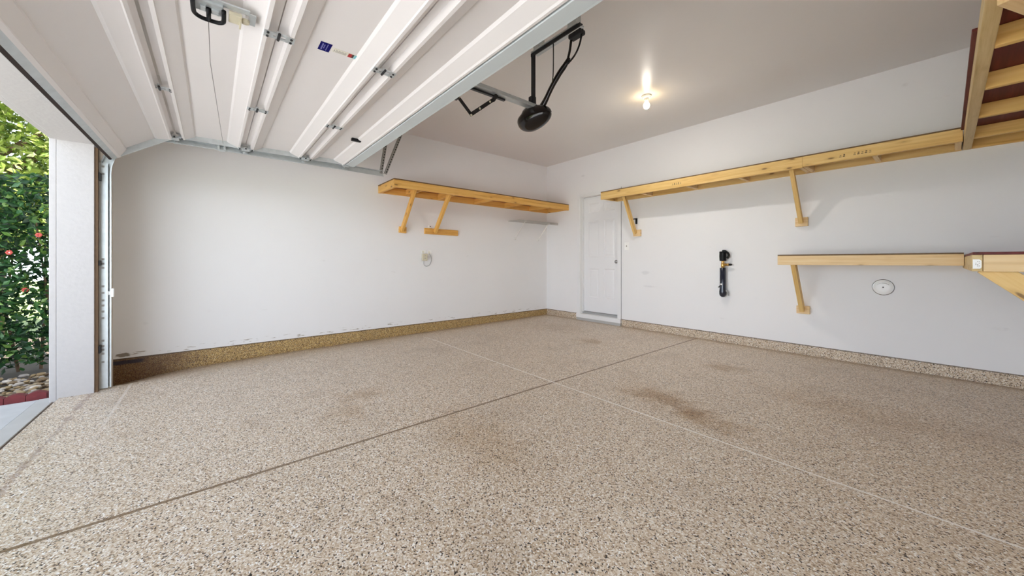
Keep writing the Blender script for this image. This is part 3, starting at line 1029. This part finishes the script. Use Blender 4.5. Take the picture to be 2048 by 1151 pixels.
# J arm linking the rail to the door top
bm = bmesh.new()
def strap(bm, a_, b_, w, th):
    m_, ln_ = frame_m(a_, b_, (0, 0, 1))
    r_ = bmesh.ops.create_cube(bm, size=1)
    for v in r_['verts']:
        v.co = m_ @ Vector((v.co.x * (ln_ + w * 0.8), v.co.y * th, v.co.z * w))
strap(bm, (-2.14, 1.285, 2.170), (-2.14, 1.402, 2.068), 0.024, 0.005)
strap(bm, (-2.14, 1.402, 2.068), (-2.14, 1.600, 2.230), 0.026, 0.005)
strap(bm, (-2.14, 1.600, 2.230), (-2.14, 1.620, 2.262), 0.026, 0.02)
add_box(bm, (-2.16, 1.238, 2.14), (-2.12, 1.295, 2.19), 0.002)
arm = mesh_of('door_arm', bm, M['arm_black'], op)
for y, z in ((1.30, 2.158), (1.402, 2.062), (1.475, 2.128), (1.565, 2.203)):
    bm = bmesh.new()
    for sx_ in (-1, 1):
        add_lathe(bm, [(0.008, 0), (0.008, 0.003)], (-2.14 + sx_ * 0.0025, y, z), (sx_, 0, 0), 10)
    mesh_of('bolt_hole', bm, M['ivory'], arm)

# ================================================================== CEILING LAMP
lamp = thing('ceiling_lamp', 'bare lit bulb in a white porcelain holder on the ceiling', 'ceiling lamp', (-2.138, 3.729, ZC))
lathe('lamp_base', [(0.052, 0), (0.054, 0.006), (0.050, 0.014), (0.036, 0.022), (0.030, 0.034)], (-2.138, 3.729, ZC), M['porcelain'], lamp, (0, 0, -1), 32)
lathe('lamp_socket', [(0.026, 0.033), (0.024, 0.045), (0.020, 0.055), (0.019, 0.068)], (-2.138, 3.729, ZC), M['porcelain'], lamp, (0, 0, -1), 24)
lb_ = lathe('light_bulb', [(0.0235, 0.137), (0.019, 0.1405), (0.013, 0.1435), (0.006, 0.1455), (0.002, 0.146)],
            (-2.138, 3.729, ZC), M['bulb'], lamp, (0, 0, -1), 32)
lathe('bulb_neck', [(0.012, 0.068), (0.016, 0.074), (0.026, 0.088), (0.033, 0.101), (0.034, 0.112), (0.033, 0.120), (0.029, 0.130), (0.0236, 0.1368)], (-2.138, 3.729, ZC), M['bulb_neck'], lb_, (0, 0, -1), 32)

# ================================================================== LEFT WOODEN SHELF
P = M['pine_left']
sf = thing('wooden_shelf', 'amber pine shelf on the left wall with two diagonal braces', 'shelf', (-4.72, 3.4, 2.0), None)
LX0, LX1, LY0, LY1 = XL, -4.43, 1.755, YB
Z0, Z1 = 1.972, 2.072
board('front_rail', (LX1 - 0.019, LY0, 2.02), (LX1 - 0.019, LY1 - 0.001, 2.02), 0.096, 0.038, P, sf)
board('back_rail', (LX0 + 0.020, LY0 + 0.038, 2.02), (LX0 + 0.020, LY1 - 0.001, 2.02), 0.092, 0.038, P, sf)
board('end_board', (LX0 + 0.001, LY0 + 0.019, 2.02), (LX1 - 0.0385, LY0 + 0.019, 2.02), 0.096, 0.038, P, sf)
board('end_board', (LX0 + 0.04, LY1 - 0.021, 2.02), (LX1 - 0.0385, LY1 - 0.021, 2.02), 0.092, 0.038, P, sf)
for y in (2.15, 2.66, 3.33, 3.96, 4.55):
    board('joist', (LX0 + 0.0395, y, 2.018), (LX1 - 0.0385, y, 2.018), 0.088, 0.038, P, sf)
board('deck', (LX0 / 2 + LX1 / 2, LY0, 2.0752), (LX0 / 2 + LX1 / 2, LY1 - 0.001, 2.0752), 0.012, LX1 - LX0 - 0.002, M['ply_red'], sf)
boxes('deck_edge', [((LX1 - 0.001, LY0 - 0.001, 2.069), (LX1 + 0.001, LY1 - 0.001, 2.0815)), ((LX0 + 0.001, LY0 - 0.002, 2.069), (LX1 - 0.001, LY0, 2.0815))], M['ply_edge'], sf)
for y, yb0, yb1 in ((2.065, 2.044, 2.148), (2.585, 2.438, 3.008)):
    a_, b_ = Vector((LX1 - 0.062, y + 0.0, 2.0)), Vector((LX0 + 0.050, y + 0.01, 1.475))
    board('brace', a_, b_, 0.060, 0.038, P, sf, up=(1, 0, 0.3))
    board('wall_block', (LX0 + 0.019, yb0, 1.490), (LX0 + 0.019, yb1, 1.484), 0.086, 0.036, P, sf)

kb = thing('push_button', 'small white round button on the left wall beside the second shelf brace', 'button', (XL, 2.578, 1.556))
lathe('knob_disc', [(0.028, 0), (0.028, 0.012), (0.022, 0.018)], (XL, 2.530, 1.560), M['white_plastic'], kb, (1, 0, 0))
lathe('knob_hole', [(0.007, 0.018), (0.007, 0.020)], (XL, 2.533, 1.562), M['iron'], kb, (1, 0, 0), 12)

# ================================================================== WIRE SHELF
ws = thing('wire_shelf', 'white wire shelf in the corner under the pine shelf', 'wire shelf', (-4.85, 4.5, 1.73))
bm = bmesh.new()
for x in (XL + 0.006, XL + 0.12, XL + 0.21, XL + 0.30):
    add_tube(bm, [(x, 4.06, 1.752), (x, 5.03, 1.752)], 0.0032, 6)
add_tube(bm, [(XL + 0.304, 4.06, 1.724), (XL + 0.304, 5.03, 1.724)], 0.0032, 6)
mesh_of('shelf_rim', bm, M['white_wire'], ws, smooth=True)
bm = bmesh.new()
for i in range(76):
    y = 4.065 + i * 0.01285
    add_tube(bm, [(XL + 0.006, y, 1.7565), (XL + 0.306, y, 1.7565), (XL + 0.306, y, 1.724)], 0.0022, 5)
o = mesh_of('shelf_wires', bm, M['white_wire'], ws)
for y in (4.215, 4.79):
    bm = bmesh.new()
    add_tube(bm, [(XL + 0.295, y, 1.742), (XL + 0.016, y + 0.01, 1.455)], 0.006, 8)
    add_box(bm, (XL, y - 0.003, 1.430), (XL + 0.018, y + 0.023, 1.475), 0.003)
    add_box(bm, (XL + 0.278, y - 0.014, 1.735), (XL + 0.312, y + 0.014, 1.748), 0.002)
    mesh_of('shelf_brace', bm, M['porcelain'], ws)

# ================================================================== LEFT WALL OUTLET WITH ADAPTER
ot = thing('wall_outlet', 'white double outlet plate on the left wall under the pine shelf', 'outlet', (XL, 2.46, 1.15))
bm = bmesh.new()
add_box(bm, (XL, 2.385, 1.085), (XL + 0.006, 2.46, 1.205), 0.002)
add_box(bm, (XL, 2.485, 1.115), (XL + 0.006, 2.555, 1.200), 0.002)
mesh_of('outlet_plate', bm, M['white_plastic'], ot)
box('outlet_face', (XL + 0.006, 2.405, 1.160), (XL + 0.008, 2.438, 1.190), M['cream_label'], ot, 0.001)
box('outlet_face', (XL + 0.006, 2.505, 1.15), (XL + 0.008, 2.535, 1.185), M['cream_label'], ot, 0.001)
ad = thing('power_adapter', 'cream plug-in adapter with a looping grey cord in the left wall outlet', 'power adapter', (XL + 0.007, 2.43, 1.09))
box('adapter_body', (XL + 0.0065, 2.395, 1.045), (XL + 0.052, 2.470, 1.150), M['ivory'], ad, 0.008)
box('adapter_socket', (XL + 0.052, 2.424, 1.112), (XL + 0.0535, 2.443, 1.126), M['grey_print'], ad)
box('adapter_socket', (XL + 0.052, 2.424, 1.074), (XL + 0.0535, 2.443, 1.088), M['grey_print'], ad)
tube('cord', smooth_path([(XL + 0.025, 2.425, 1.045), (XL + 0.022, 2.428, 0.985), (XL + 0.016, 2.47, 0.962), (XL + 0.012, 2.525, 0.985), (XL + 0.012, 2.552, 1.05), (XL + 0.012, 2.545, 1.11), (XL + 0.010, 2.518, 1.155)], 6), 0.0032, M['grey_cord'], ad, 8)

# ================================================================== RIGHT WOODEN SHELF (back wall, high)
P = M['pine_right']
rs = thing('wooden_shelf', 'long yellow pine shelf high on the back wall passing over the door', 'shelf', (-1.7, 4.85, 2.0))
RX0, RX1, RY = -3.445, 0.088, 4.66
board('front_rail', (RX0, RY + 0.019, 2.052), (-0.942, RY + 0.019, 2.052), 0.110, 0.038, P, rs)
board('front_rail', (-0.941, RY + 0.019, 2.055), (RX1 - 0.001, RY + 0.019, 2.055), 0.104, 0.038, P, rs)
board('back_rail', (RX0 + 0.06, YB - 0.020, 2.045), (RX1 - 0.001, YB - 0.020, 2.045), 0.092, 0.038, P, rs)
board('end_board', (RX0 + 0.02, RY + 0.0385, 2.045), (RX0 + 0.06, YB - 0.001, 2.045), 0.088, 0.036, P, rs)
for x in (-2.78, -2.14, -1.535, -0.962, -0.922, -0.42, 0.065):
    board('joist', (x, RY + 0.0385, 2.045), (x, YB - 0.0395, 2.045), 0.088, 0.036, M['pine_pale'], rs)
board('deck', (RX0, (RY + YB) / 2, 2.1135), (RX1 - 0.002, (RY + YB) / 2, 2.1135), 0.012, YB - RY - 0.004, M['ply_edge'], rs)
for x, bx0, bx1 in ((-3.045, -3.091, -2.972), (-1.02, -1.077, -0.966)):
    board('brace', (x - 0.03, RY + 0.058, 2.04), (x + 0.0, YB - 0.055, 1.46), 0.060, 0.038, P, rs, up=(0, -1, 0.3))
    board('wall_block', (bx0, YB - 0.019, 1.470), (bx1, YB - 0.019, 1.470), 0.098, 0.036, M['pine_pale'], rs)
for gx, n_ in ((-2.31, 5), (-0.66, 2), (-0.56, 5)):
    bm = bmesh.new()
    for i in range(n_):
        for j in range(2):
            add_box(bm, (gx + i * 0.026 + 0.004 * j, RY - 0.0006, 2.038 + j * 0.014), (gx + i * 0.026 + 0.016, RY - 0.0001, 2.043 + j * 0.014 + 0.004 * (i % 2)))
    mesh_of('lumber_stamp', bm, M['brown_stop'], rs)

# black hook on the back wall near the first brace
hk = thing('wall_hook', 'small black L shaped hook on the back wall behind the shelf brace', 'hook', (-3.055, YB, 1.66))
boxes('hook_arm', [((-3.058, YB - 0.030, 1.610), (-3.040, YB - 0.001, 1.695)), ((-3.105, YB - 0.030, 1.684), (-3.040, YB - 0.001, 1.697))], M['black'], hk, 0.002)

# ================================================================== OVERHEAD LOFT SHELF (right wall)
lf = thing('overhead_shelf', 'deep overhead pine storage shelf with dark red deck in the upper right corner', 'storage shelf', (0.4, 3.5, 2.0))
BX0, BX1 = 0.092, 0.140
ly0, ly1 = 1.45, YB - 0.001
board('side_beam', (BX0 + 0.024, ly0, 2.045), (BX0 + 0.024, ly1, 2.045), 0.090, 0.048, M['pine_beam'], lf)
for y in (1.47, 2.09, 2.71, 3.335, 3.97, 4.60):
    board('joist', (BX1 + 0.0005, y + 0.02, 2.045), (XR - 0.001, y + 0.02, 2.045), 0.088, 0.038, M['pine_joist'], lf)
board('wall_ledger', (BX1 + 0.0005, YB - 0.020, 2.045), (XR - 0.001, YB - 0.020, 2.045), 0.088, 0.038, M['pine_joist'], lf)
board('deck', ((BX1 + XR) / 2 - 0.0, ly0, 2.0966), ((BX1 + XR) / 2 - 0.0, ly1, 2.0966), 0.012, XR - BX1 - 0.002, M['osb_red'], lf)
board('deck_strip', (0.089, 2.70, 2.0975), (0.089, 4.655, 2.0975), 0.014, 0.026, M['osb_red'], lf)
board('corner_brace', (0.157, 2.185, 1.981), (0.353, 2.647, 1.981), 0.036, 0.085, M['pine_pale'], lf)

# ================================================================== LOWER SHELF + WORKBENCH
lo = thing('wall_shelf', 'low pine shelf on the back wall above the round white cover plate', 'shelf', (-0.45, 4.8, 1.0))
SY = 4.55
SX0, SX1 = -1.128, 0.092
board('front_rail', (SX0, SY + 0.019, 1.044), (SX1 - 0.001, SY + 0.019, 1.044), 0.092, 0.038, M['pine_pale'], lo)
board('back_rail', (SX0, YB - 0.020, 1.044), (SX1 - 0.001, YB - 0.020, 1.044), 0.088, 0.038, M['pine_pale'], lo)
for x in (-1.108, -0.5, 0.07):
    board('joist', (x, SY + 0.0385, 1.044), (x, YB - 0.0395, 1.044), 0.088, 0.036, M['pine_pale'], lo)
board('deck', (SX0, (SY + YB) / 2, 1.0966), (SX1 - 0.002, (SY + YB) / 2, 1.0966), 0.012, YB - SY - 0.004, M['ply_edge'], lo)
board('brace', (-1.008, SY + 0.06, 1.03), (-1.010, YB - 0.055, 0.50), 0.066, 0.040, M['pine_right'], lo, up=(0, -1, 0.3))
board('wall_block', (-1.066, YB - 0.019, 0.500), (-0.950, YB - 0.019, 0.500), 0.086, 0.036, M['pine_pale'], lo)

wb = thing('workbench', 'deep pine workbench with dark red top at the right edge of the photo', 'workbench', (0.4, 4.2, 1.0))
WY = 3.33
board('side_beam', (0.1125, WY, 1.022), (0.1125, YB - 0.001, 1.022), 0.094, 0.038, M['pine_beam'], wb)
board('front_rail', (0.1335, WY + 0.019, 1.022), (XR - 0.001, WY + 0.019, 1.022), 0.094, 0.038, M['pine_pale'], wb)
board('back_rail', (0.1335, YB - 0.020, 1.022), (XR - 0.001, YB - 0.020, 1.022), 0.090, 0.038, M['pine_pale'], wb)
for y in (3.9, 4.5):
    board('joist', (0.1335, y, 1.022), (XR - 0.001, y, 1.022), 0.088, 0.038, M['pine_pale'], wb)
board('bench_top', (0.4025, WY - 0.004, 1.0775), (0.4025, YB - 0.001, 1.0775), 0.015, XR - 0.097, M['osb_red'], wb)
board('brace', (0.150, WY + 0.064, 1.005), (0.66, WY + 0.064, 0.50), 0.100, 0.038, M['pine_right'], wb, up=(1, 0, 1))
board('wall_block', (XR - 0.019, WY + 0.02, 0.46), (XR - 0.019, WY + 0.12, 0.46), 0.10, 0.036, M['pine_right'], wb)
bm = bmesh.new()
v = [bm.verts.new(p) for p in ((0.097, WY - 0.0015, 0.991), (0.123, WY - 0.0015, 0.991), (0.1275, WY - 0.0015, 0.998), (0.1275, WY - 0.0015, 1.035), (0.120, WY - 0.0015, 1.044), (0.097, WY - 0.0015, 1.044))]
f = bm.faces.new(v)
r_ = bmesh.ops.extrude_face_region(bm, geom=[f])
for g in r_['geom']:
    if isinstance(g, bmesh.types.BMVert):
        g.co.y += 0.0012
tg = mesh_of('lumber_tag', bm, M['white_plastic'], wb)
tg['label'] = 'white paper tag stapled on the beam end'
bm = bmesh.new()
for i in range(4):
    for j in range(3):
        if (i + j) % 3:
            add_box(bm, (0.106 + j * 0.006, WY - 0.0022, 1.004 + i * 0.008), (0.110 + j * 0.006, WY - 0.0016, 1.008 + i * 0.008))
mesh_of('tag_print', bm, M['grey_print'], tg)

# ================================================================== THINGS ON THE BACK WALL
sw = thing('light_switch', 'white light switch plate on the back wall right of the entry door', 'light switch', (-3.223, YB, 1.275))
box('switch_plate', (-3.262, YB - 0.006, 1.215), (-3.188, YB, 1.335), M['white_plastic'], sw, 0.002)
box('switch_toggle', (-3.232, YB - 0.016, 1.264), (-3.218, YB - 0.006, 1.288), M['grey_print'], sw, 0.003)

cp = thing('cover_plate', 'round white cover plate on the back wall under the low shelf', 'cover plate', (-0.392, YB, 0.781))
lathe('plate_rim', [(0.078, 0), (0.0785, 0.004), (0.075, 0.007), (0.0715, 0.0075)], (-0.392, YB, 0.781), M['chrome'], cp, (0, -1, 0), 48)
lathe('plate_disc', [(0.0715, 0.0072), (0.0705, 0.010), (0.04, 0.012), (0.001, 0.0125)], (-0.392, YB, 0.781), M['white_plastic'], cp, (0, -1, 0), 48)
lathe('plate_screw', [(0.006, 0.0125), (0.006, 0.0145), (0.003, 0.0155)], (-0.392, YB, 0.781), M['iron'], cp, (0, -1, 0), 12)
bm = bmesh.new()
for i in range(17):
    t = math.radians(140 - i * 6.2)
    rr = 0.050
    c_, s_ = math.cos(t), math.sin(t)
    hgt = 0.0035 if i > 6 else 0.0012
    cx_, cz_ = -0.392 + rr * c_, 0.781 + rr * s_ * 0.8
    add_box(bm, (cx_ - 0.0018, YB - 0.0126, cz_ - hgt), (cx_ + 0.0018, YB - 0.0118, cz_ + hgt))
mesh_of('plate_lettering', bm, M['grey_print'], cp)

pv = thing('pipe_fitting', 'black tube with a brass tee mounted upright on the back wall', 'pipe fitting', (-1.82, YB - 0.045, 0.58))
cx, cy = -1.815, YB - 0.045
lathe('tube', [(0.012, 0.582), (0.030, 0.592), (0.040, 0.615), (0.041, 0.65), (0.036, 0.69), (0.0345, 0.72), (0.0345, 0.95), (0.030, 0.953)], (cx, cy, 0), M['navy_tube'], pv)
lathe('brass_tee', [(0.017, 0.945), (0.017, 0.962), (0.021, 0.966), (0.021, 1.008), (0.017, 1.012), (0.017, 1.042), (0.024, 1.046)], (cx, cy, 0), M['brass'], pv)
lathe('tee_branch', [(0.015, 0), (0.015, 0.045), (0.019, 0.048), (0.019, 0.058), (0.012, 0.06)], (cx + 0.01, cy, 0.993), M['brass'], pv, (1, 0, 0), 16)
lathe('valve_stem', [(0.013, 0.06), (0.012, 0.085), (0.004, 0.098)], (cx + 0.01, cy, 0.993), M['black'], pv, (1, 0, 0), 16)
bm = bmesh.new()
add_lathe(bm, [(0.034, 1.040), (0.037, 1.045), (0.040, 1.10), (0.038, 1.145), (0.028, 1.158)], (cx, cy, 0), (0, 0, 1), 20)
add_box(bm, (cx - 0.036, cy - 0.02, 1.13), (cx + 0.012, cy + 0.02, 1.162), 0.008)
add_box(bm, (cx - 0.005, cy - 0.02, 1.145), (cx + 0.036, cy + 0.02, 1.180), 0.01)
add_tube(bm, smooth_path([(cx + 0.02, cy, 1.168), (cx + 0.058, cy - 0.002, 1.140), (cx + 0.068, cy, 1.105), (cx + 0.050, cy + 0.004, 1.075)], 4), 0.014, 10)
mesh_of('cap', bm, M['black'], pv)
lathe('side_clip', [(0.016, 0), (0.010, 0.012), (0.003, 0.030)], (cx - 0.030, cy, 0.715), M['navy_tube'], pv, (-0.9, 0, -0.45), 12)
bm = bmesh.new()
add_tube(bm, smooth_path([(cx + 0.030, cy, 0.665), (cx + 0.055, cy + 0.005, 0.645), (cx + 0.066, cy + 0.01, 0.600)], 4), [0.010, 0.011, 0.012, 0.012, 0.011, 0.010, 0.008, 0.006, 0.004], 8)
mesh_of('mount_clip', bm, M['grey_cord'], pv)
lathe('white_dot', [(0.011, 0), (0.011, 0.003)], (cx - 0.006, cy - 0.034, 0.745), M['white_plastic'], pv, (0, -1, 0), 16)

# ================================================================== OUTSIDE
g = box('ground', (-40, -40, -0.42), (40, 40, -0.30), M['grass'])
struct(g)
dv = boxes('driveway', [((-4.42, -18.0, -0.30), (9.0, -1.022, -0.022))], M['concrete'])
struct(dv)
ap = box('apron_slab', (-4.42, -1.018, -0.30), (3.5, -0.925, -0.018), M['concrete_edge'], None, 0.004)
struct(ap)
gp = box('expansion_gap', (-4.40, -0.926, -0.30), (3.5, YO + 0.012, -0.026), M['dark_gap'])
struct(gp)
struct(box('planting_bed', (-8.2, -7.0, -0.30), (-4.425, -0.95, -0.045), M['soil']))
struct(boxes('house_exterior', [((-5.16, YO, -0.3), (XL - 0.151, YB + 0.4, 3.2)), ((-5.16, YO - 0.3, ZC + 0.26), (XR + 0.4, YB + 0.4, 3.3))], M['stucco']))

# scalloped brick edging
random.seed(3)
eb = [-0.995, -1.092, -1.189]
eb = [-0.985 - 0.1 * i for i in range(11)]
def edging(i, y):
    bm = bmesh.new()
    n_ = 10
    prof = []
    for q_ in range(n_ + 1):
        t = q_ / n_
        prof.append((y - 0.097 * t, 0.020 + 0.018 * math.sin(math.pi * t)))
    va, vb = [], []
    for yy, zz in prof:
        va.append(bm.verts.new((-4.43, yy, zz)))
        vb.append(bm.verts.new((-4.485, yy, zz)))
    la = [bm.verts.new((-4.43, prof[-1][0], -0.046)), bm.verts.new((-4.43, prof[0][0], -0.046))]
    lb_ = [bm.verts.new((-4.485, prof[-1][0], -0.046)), bm.verts.new((-4.485, prof[0][0], -0.046))]
    bm.faces.new(va + la)
    bm.faces.new(vb + lb_)
    ra_, rb_ = va + la, vb + lb_
    for k in range(len(ra_)):
        j = (k + 1) % len(ra_)
        bm.faces.new((ra_[k], ra_[j], rb_[j], rb_[k]))
    o_ = mesh_of('edging_brick', bm, M['brick'])
    return o_


desc = ['nearest the garage jamb', 'second from the garage jamb', 'farthest from the jamb']
for i in range(3):
    o = edging(i, eb[i])
    tag(o, 'dark red scalloped edging brick beside the driveway, ' + desc[i], 'edging brick', 'edging bricks along the planting bed')

# river pebbles in the bed
random.seed(5)
V, Fc = [], []
def blob_mesh(c, r, sq):
    b0 = len(V)
    rot = random.random() * 6.28
    cr, sr = math.cos(rot), math.sin(rot)
    rings = 4
    seg = 7
    V.append((c[0], c[1], c[2] + r * sq))
    for i in range(1, rings):
        ph = math.pi * i / rings
        for k in range(seg):
            th = 2 * math.pi * k / seg
            x = r * 1.25 * math.sin(ph) * math.cos(th)
            y = r * 0.85 * math.sin(ph) * math.sin(th)
            V.append((c[0] + x * cr - y * sr, c[1] + x * sr + y * cr, c[2] + r * sq * math.cos(ph)))
    V.append((c[0], c[1], c[2] - r * sq))
    for k in range(seg):
        Fc.append((b0, b0 + 1 + k, b0 + 1 + (k + 1) % seg))
        for i in range(rings - 2):
            a0 = b0 + 1 + i * seg
            Fc.append((a0 + k, a0 + seg + k, a0 + seg + (k + 1) % seg, a0 + (k + 1) % seg))
        a0 = b0 + 1 + (rings - 2) * seg
        Fc.append((a0 + k, b0 + 1 + (rings - 1) * seg, a0 + (k + 1) % seg))
for i in range(1500):
    blob_mesh((random.uniform(-5.30, -4.510), random.uniform(-3.2, -0.97), random.uniform(-0.04, 0.012)), random.uniform(0.013, 0.028), 0.6)
pb = raw_mesh('river_pebbles', V, Fc, M['pebble'], None, True)
pb['kind'] = 'stuff'
tag(pb, 'tan and cream river pebbles in the bed below the hedge', 'pebbles')


def leaves(name, count, fn, size, mat, parent, seed):
    random.seed(seed)
    vs, fs = [], []
    for i in range(count):
        c, out = fn()
        c = Vector(c)
        d = Vector((random.gauss(0, 1), random.gauss(0, 1), random.gauss(0, 0.8)))
        d = (d + out * 0.6).normalized()
        w = d.cross(Vector((random.gauss(0, 1), random.gauss(0, 1), random.gauss(0, 1)))).normalized()
        nrm = d.cross(w)
        s = size * random.uniform(0.6, 1.25)
        b0 = len(vs)
        vs += [tuple(c), tuple(c + d * s * 0.45 + w * s * 0.24 + nrm * s * 0.06), tuple(c + d * s), tuple(c + d * s * 0.45 - w * s * 0.24 + nrm * s * 0.06)]
        fs += [(b0, b0 + 1, b0 + 2), (b0, b0 + 2, b0 + 3)]
    return raw_mesh(name, vs, fs, mat, parent)


hd = thing('hedge', 'dark green leafy hedge with a few coral flowers outside the garage door', 'hedge', (-5.9, -2.3, -0.04))
def hedge_pt():
    y = random.uniform(-4.6, -0.98)
    wob = 0.10 * math.sin(y * 5.1) + 0.06 * math.sin(y * 11)
    top = 1.72 + 0.10 * math.sin(y * 3.3) + 0.05 * math.sin(y * 9)
    z = random.uniform(0.06, top)
    depth = abs(random.gauss(0, 0.22))
    x = -5.28 - wob - 0.12 * (z / top) ** 2 - (0.20 if z < 0.2 else 0) - depth
    return (x, y, z), Vector((0.8, 0, 0.3))
leaves('foliage', 24000, hedge_pt, 0.075, M['hedge_leaf'], hd, 21)
bm = bmesh.new()
random.seed(22)
for i in range(26):
    y = -1.05 - i * 0.135
    x = -5.5 - random.random() * 0.3
    add_tube(bm, [(x, y, -0.04), (x + random.uniform(-.08, .08), y + random.uniform(-.08, .08), 0.6), (x + random.uniform(-.15, .15), y + random.uniform(-.15, .15), 1.4)], [0.014, 0.011, 0.006], 6)
mesh_of('stems', bm, M['bark'], hd)
for (x, y, z) in ((-5.20, -1.20, 1.27), (-5.20, -1.36, 1.11), (-5.22, -1.44, 1.42), (-5.22, -1.28, 0.78), (-5.25, -1.85, 1.3), (-5.2, -2.3, 1.0)):
    bm = bmesh.new()
    for k in range(6):
        a_ = k * math.pi / 3
        c_ = Vector((x, y + 0.012 * math.cos(a_), z + 0.012 * math.sin(a_)))
        bmesh.ops.create_uvsphere(bm, u_segments=8, v_segments=5, radius=0.010, matrix=Matrix.Translation(c_) @ Matrix.Diagonal((0.5, 1, 1, 1)))
    mesh_of('blossom', bm, M['petal'], hd, smooth=True)

tree = thing('tree', 'bright yellow-green leafy tree standing behind the hedge', 'tree', (-9.2, -2.6, -0.3))
def crown_pt():
    while True:
        p = Vector((random.gauss(0, 1), random.gauss(0, 1), random.gauss(0, 1))).normalized()
        r = random.uniform(0.35, 1.0) ** 0.5
        lump = 1 + 0.18 * math.sin(p.x * 7 + p.z * 5) * math.sin(p.y * 8)
        q_ = p * r * lump
        if q_.z > -0.85:
            return (-9.2 + q_.x * 2.3, -2.6 + q_.y * 2.8, 3.4 + q_.z * 2.5), p
leaves('foliage', 75000, crown_pt, 0.11, M['tree_leaf'], tree, 31)
bm = bmesh.new()
add_tube(bm, [(-9.2, -2.6, -0.3), (-9.15, -2.55, 1.2), (-9.2, -2.6, 2.6), (-9.1, -2.5, 4.2)], [0.16, 0.13, 0.10, 0.04], 12)
for k in range(7):
    a_ = k * 0.9
    add_tube(bm, [(-9.18, -2.58, 1.8 + 0.25 * k), (-9.18 + 0.8 * math.cos(a_), -2.58 + 0.8 * math.sin(a_), 2.5 + 0.25 * k), (-9.18 + 1.5 * math.cos(a_), -2.58 + 1.5 * math.sin(a_), 3.2 + 0.25 * k)], [0.05, 0.035, 0.012], 8)
mesh_of('trunk', bm, M['bark'], tree, smooth=True)
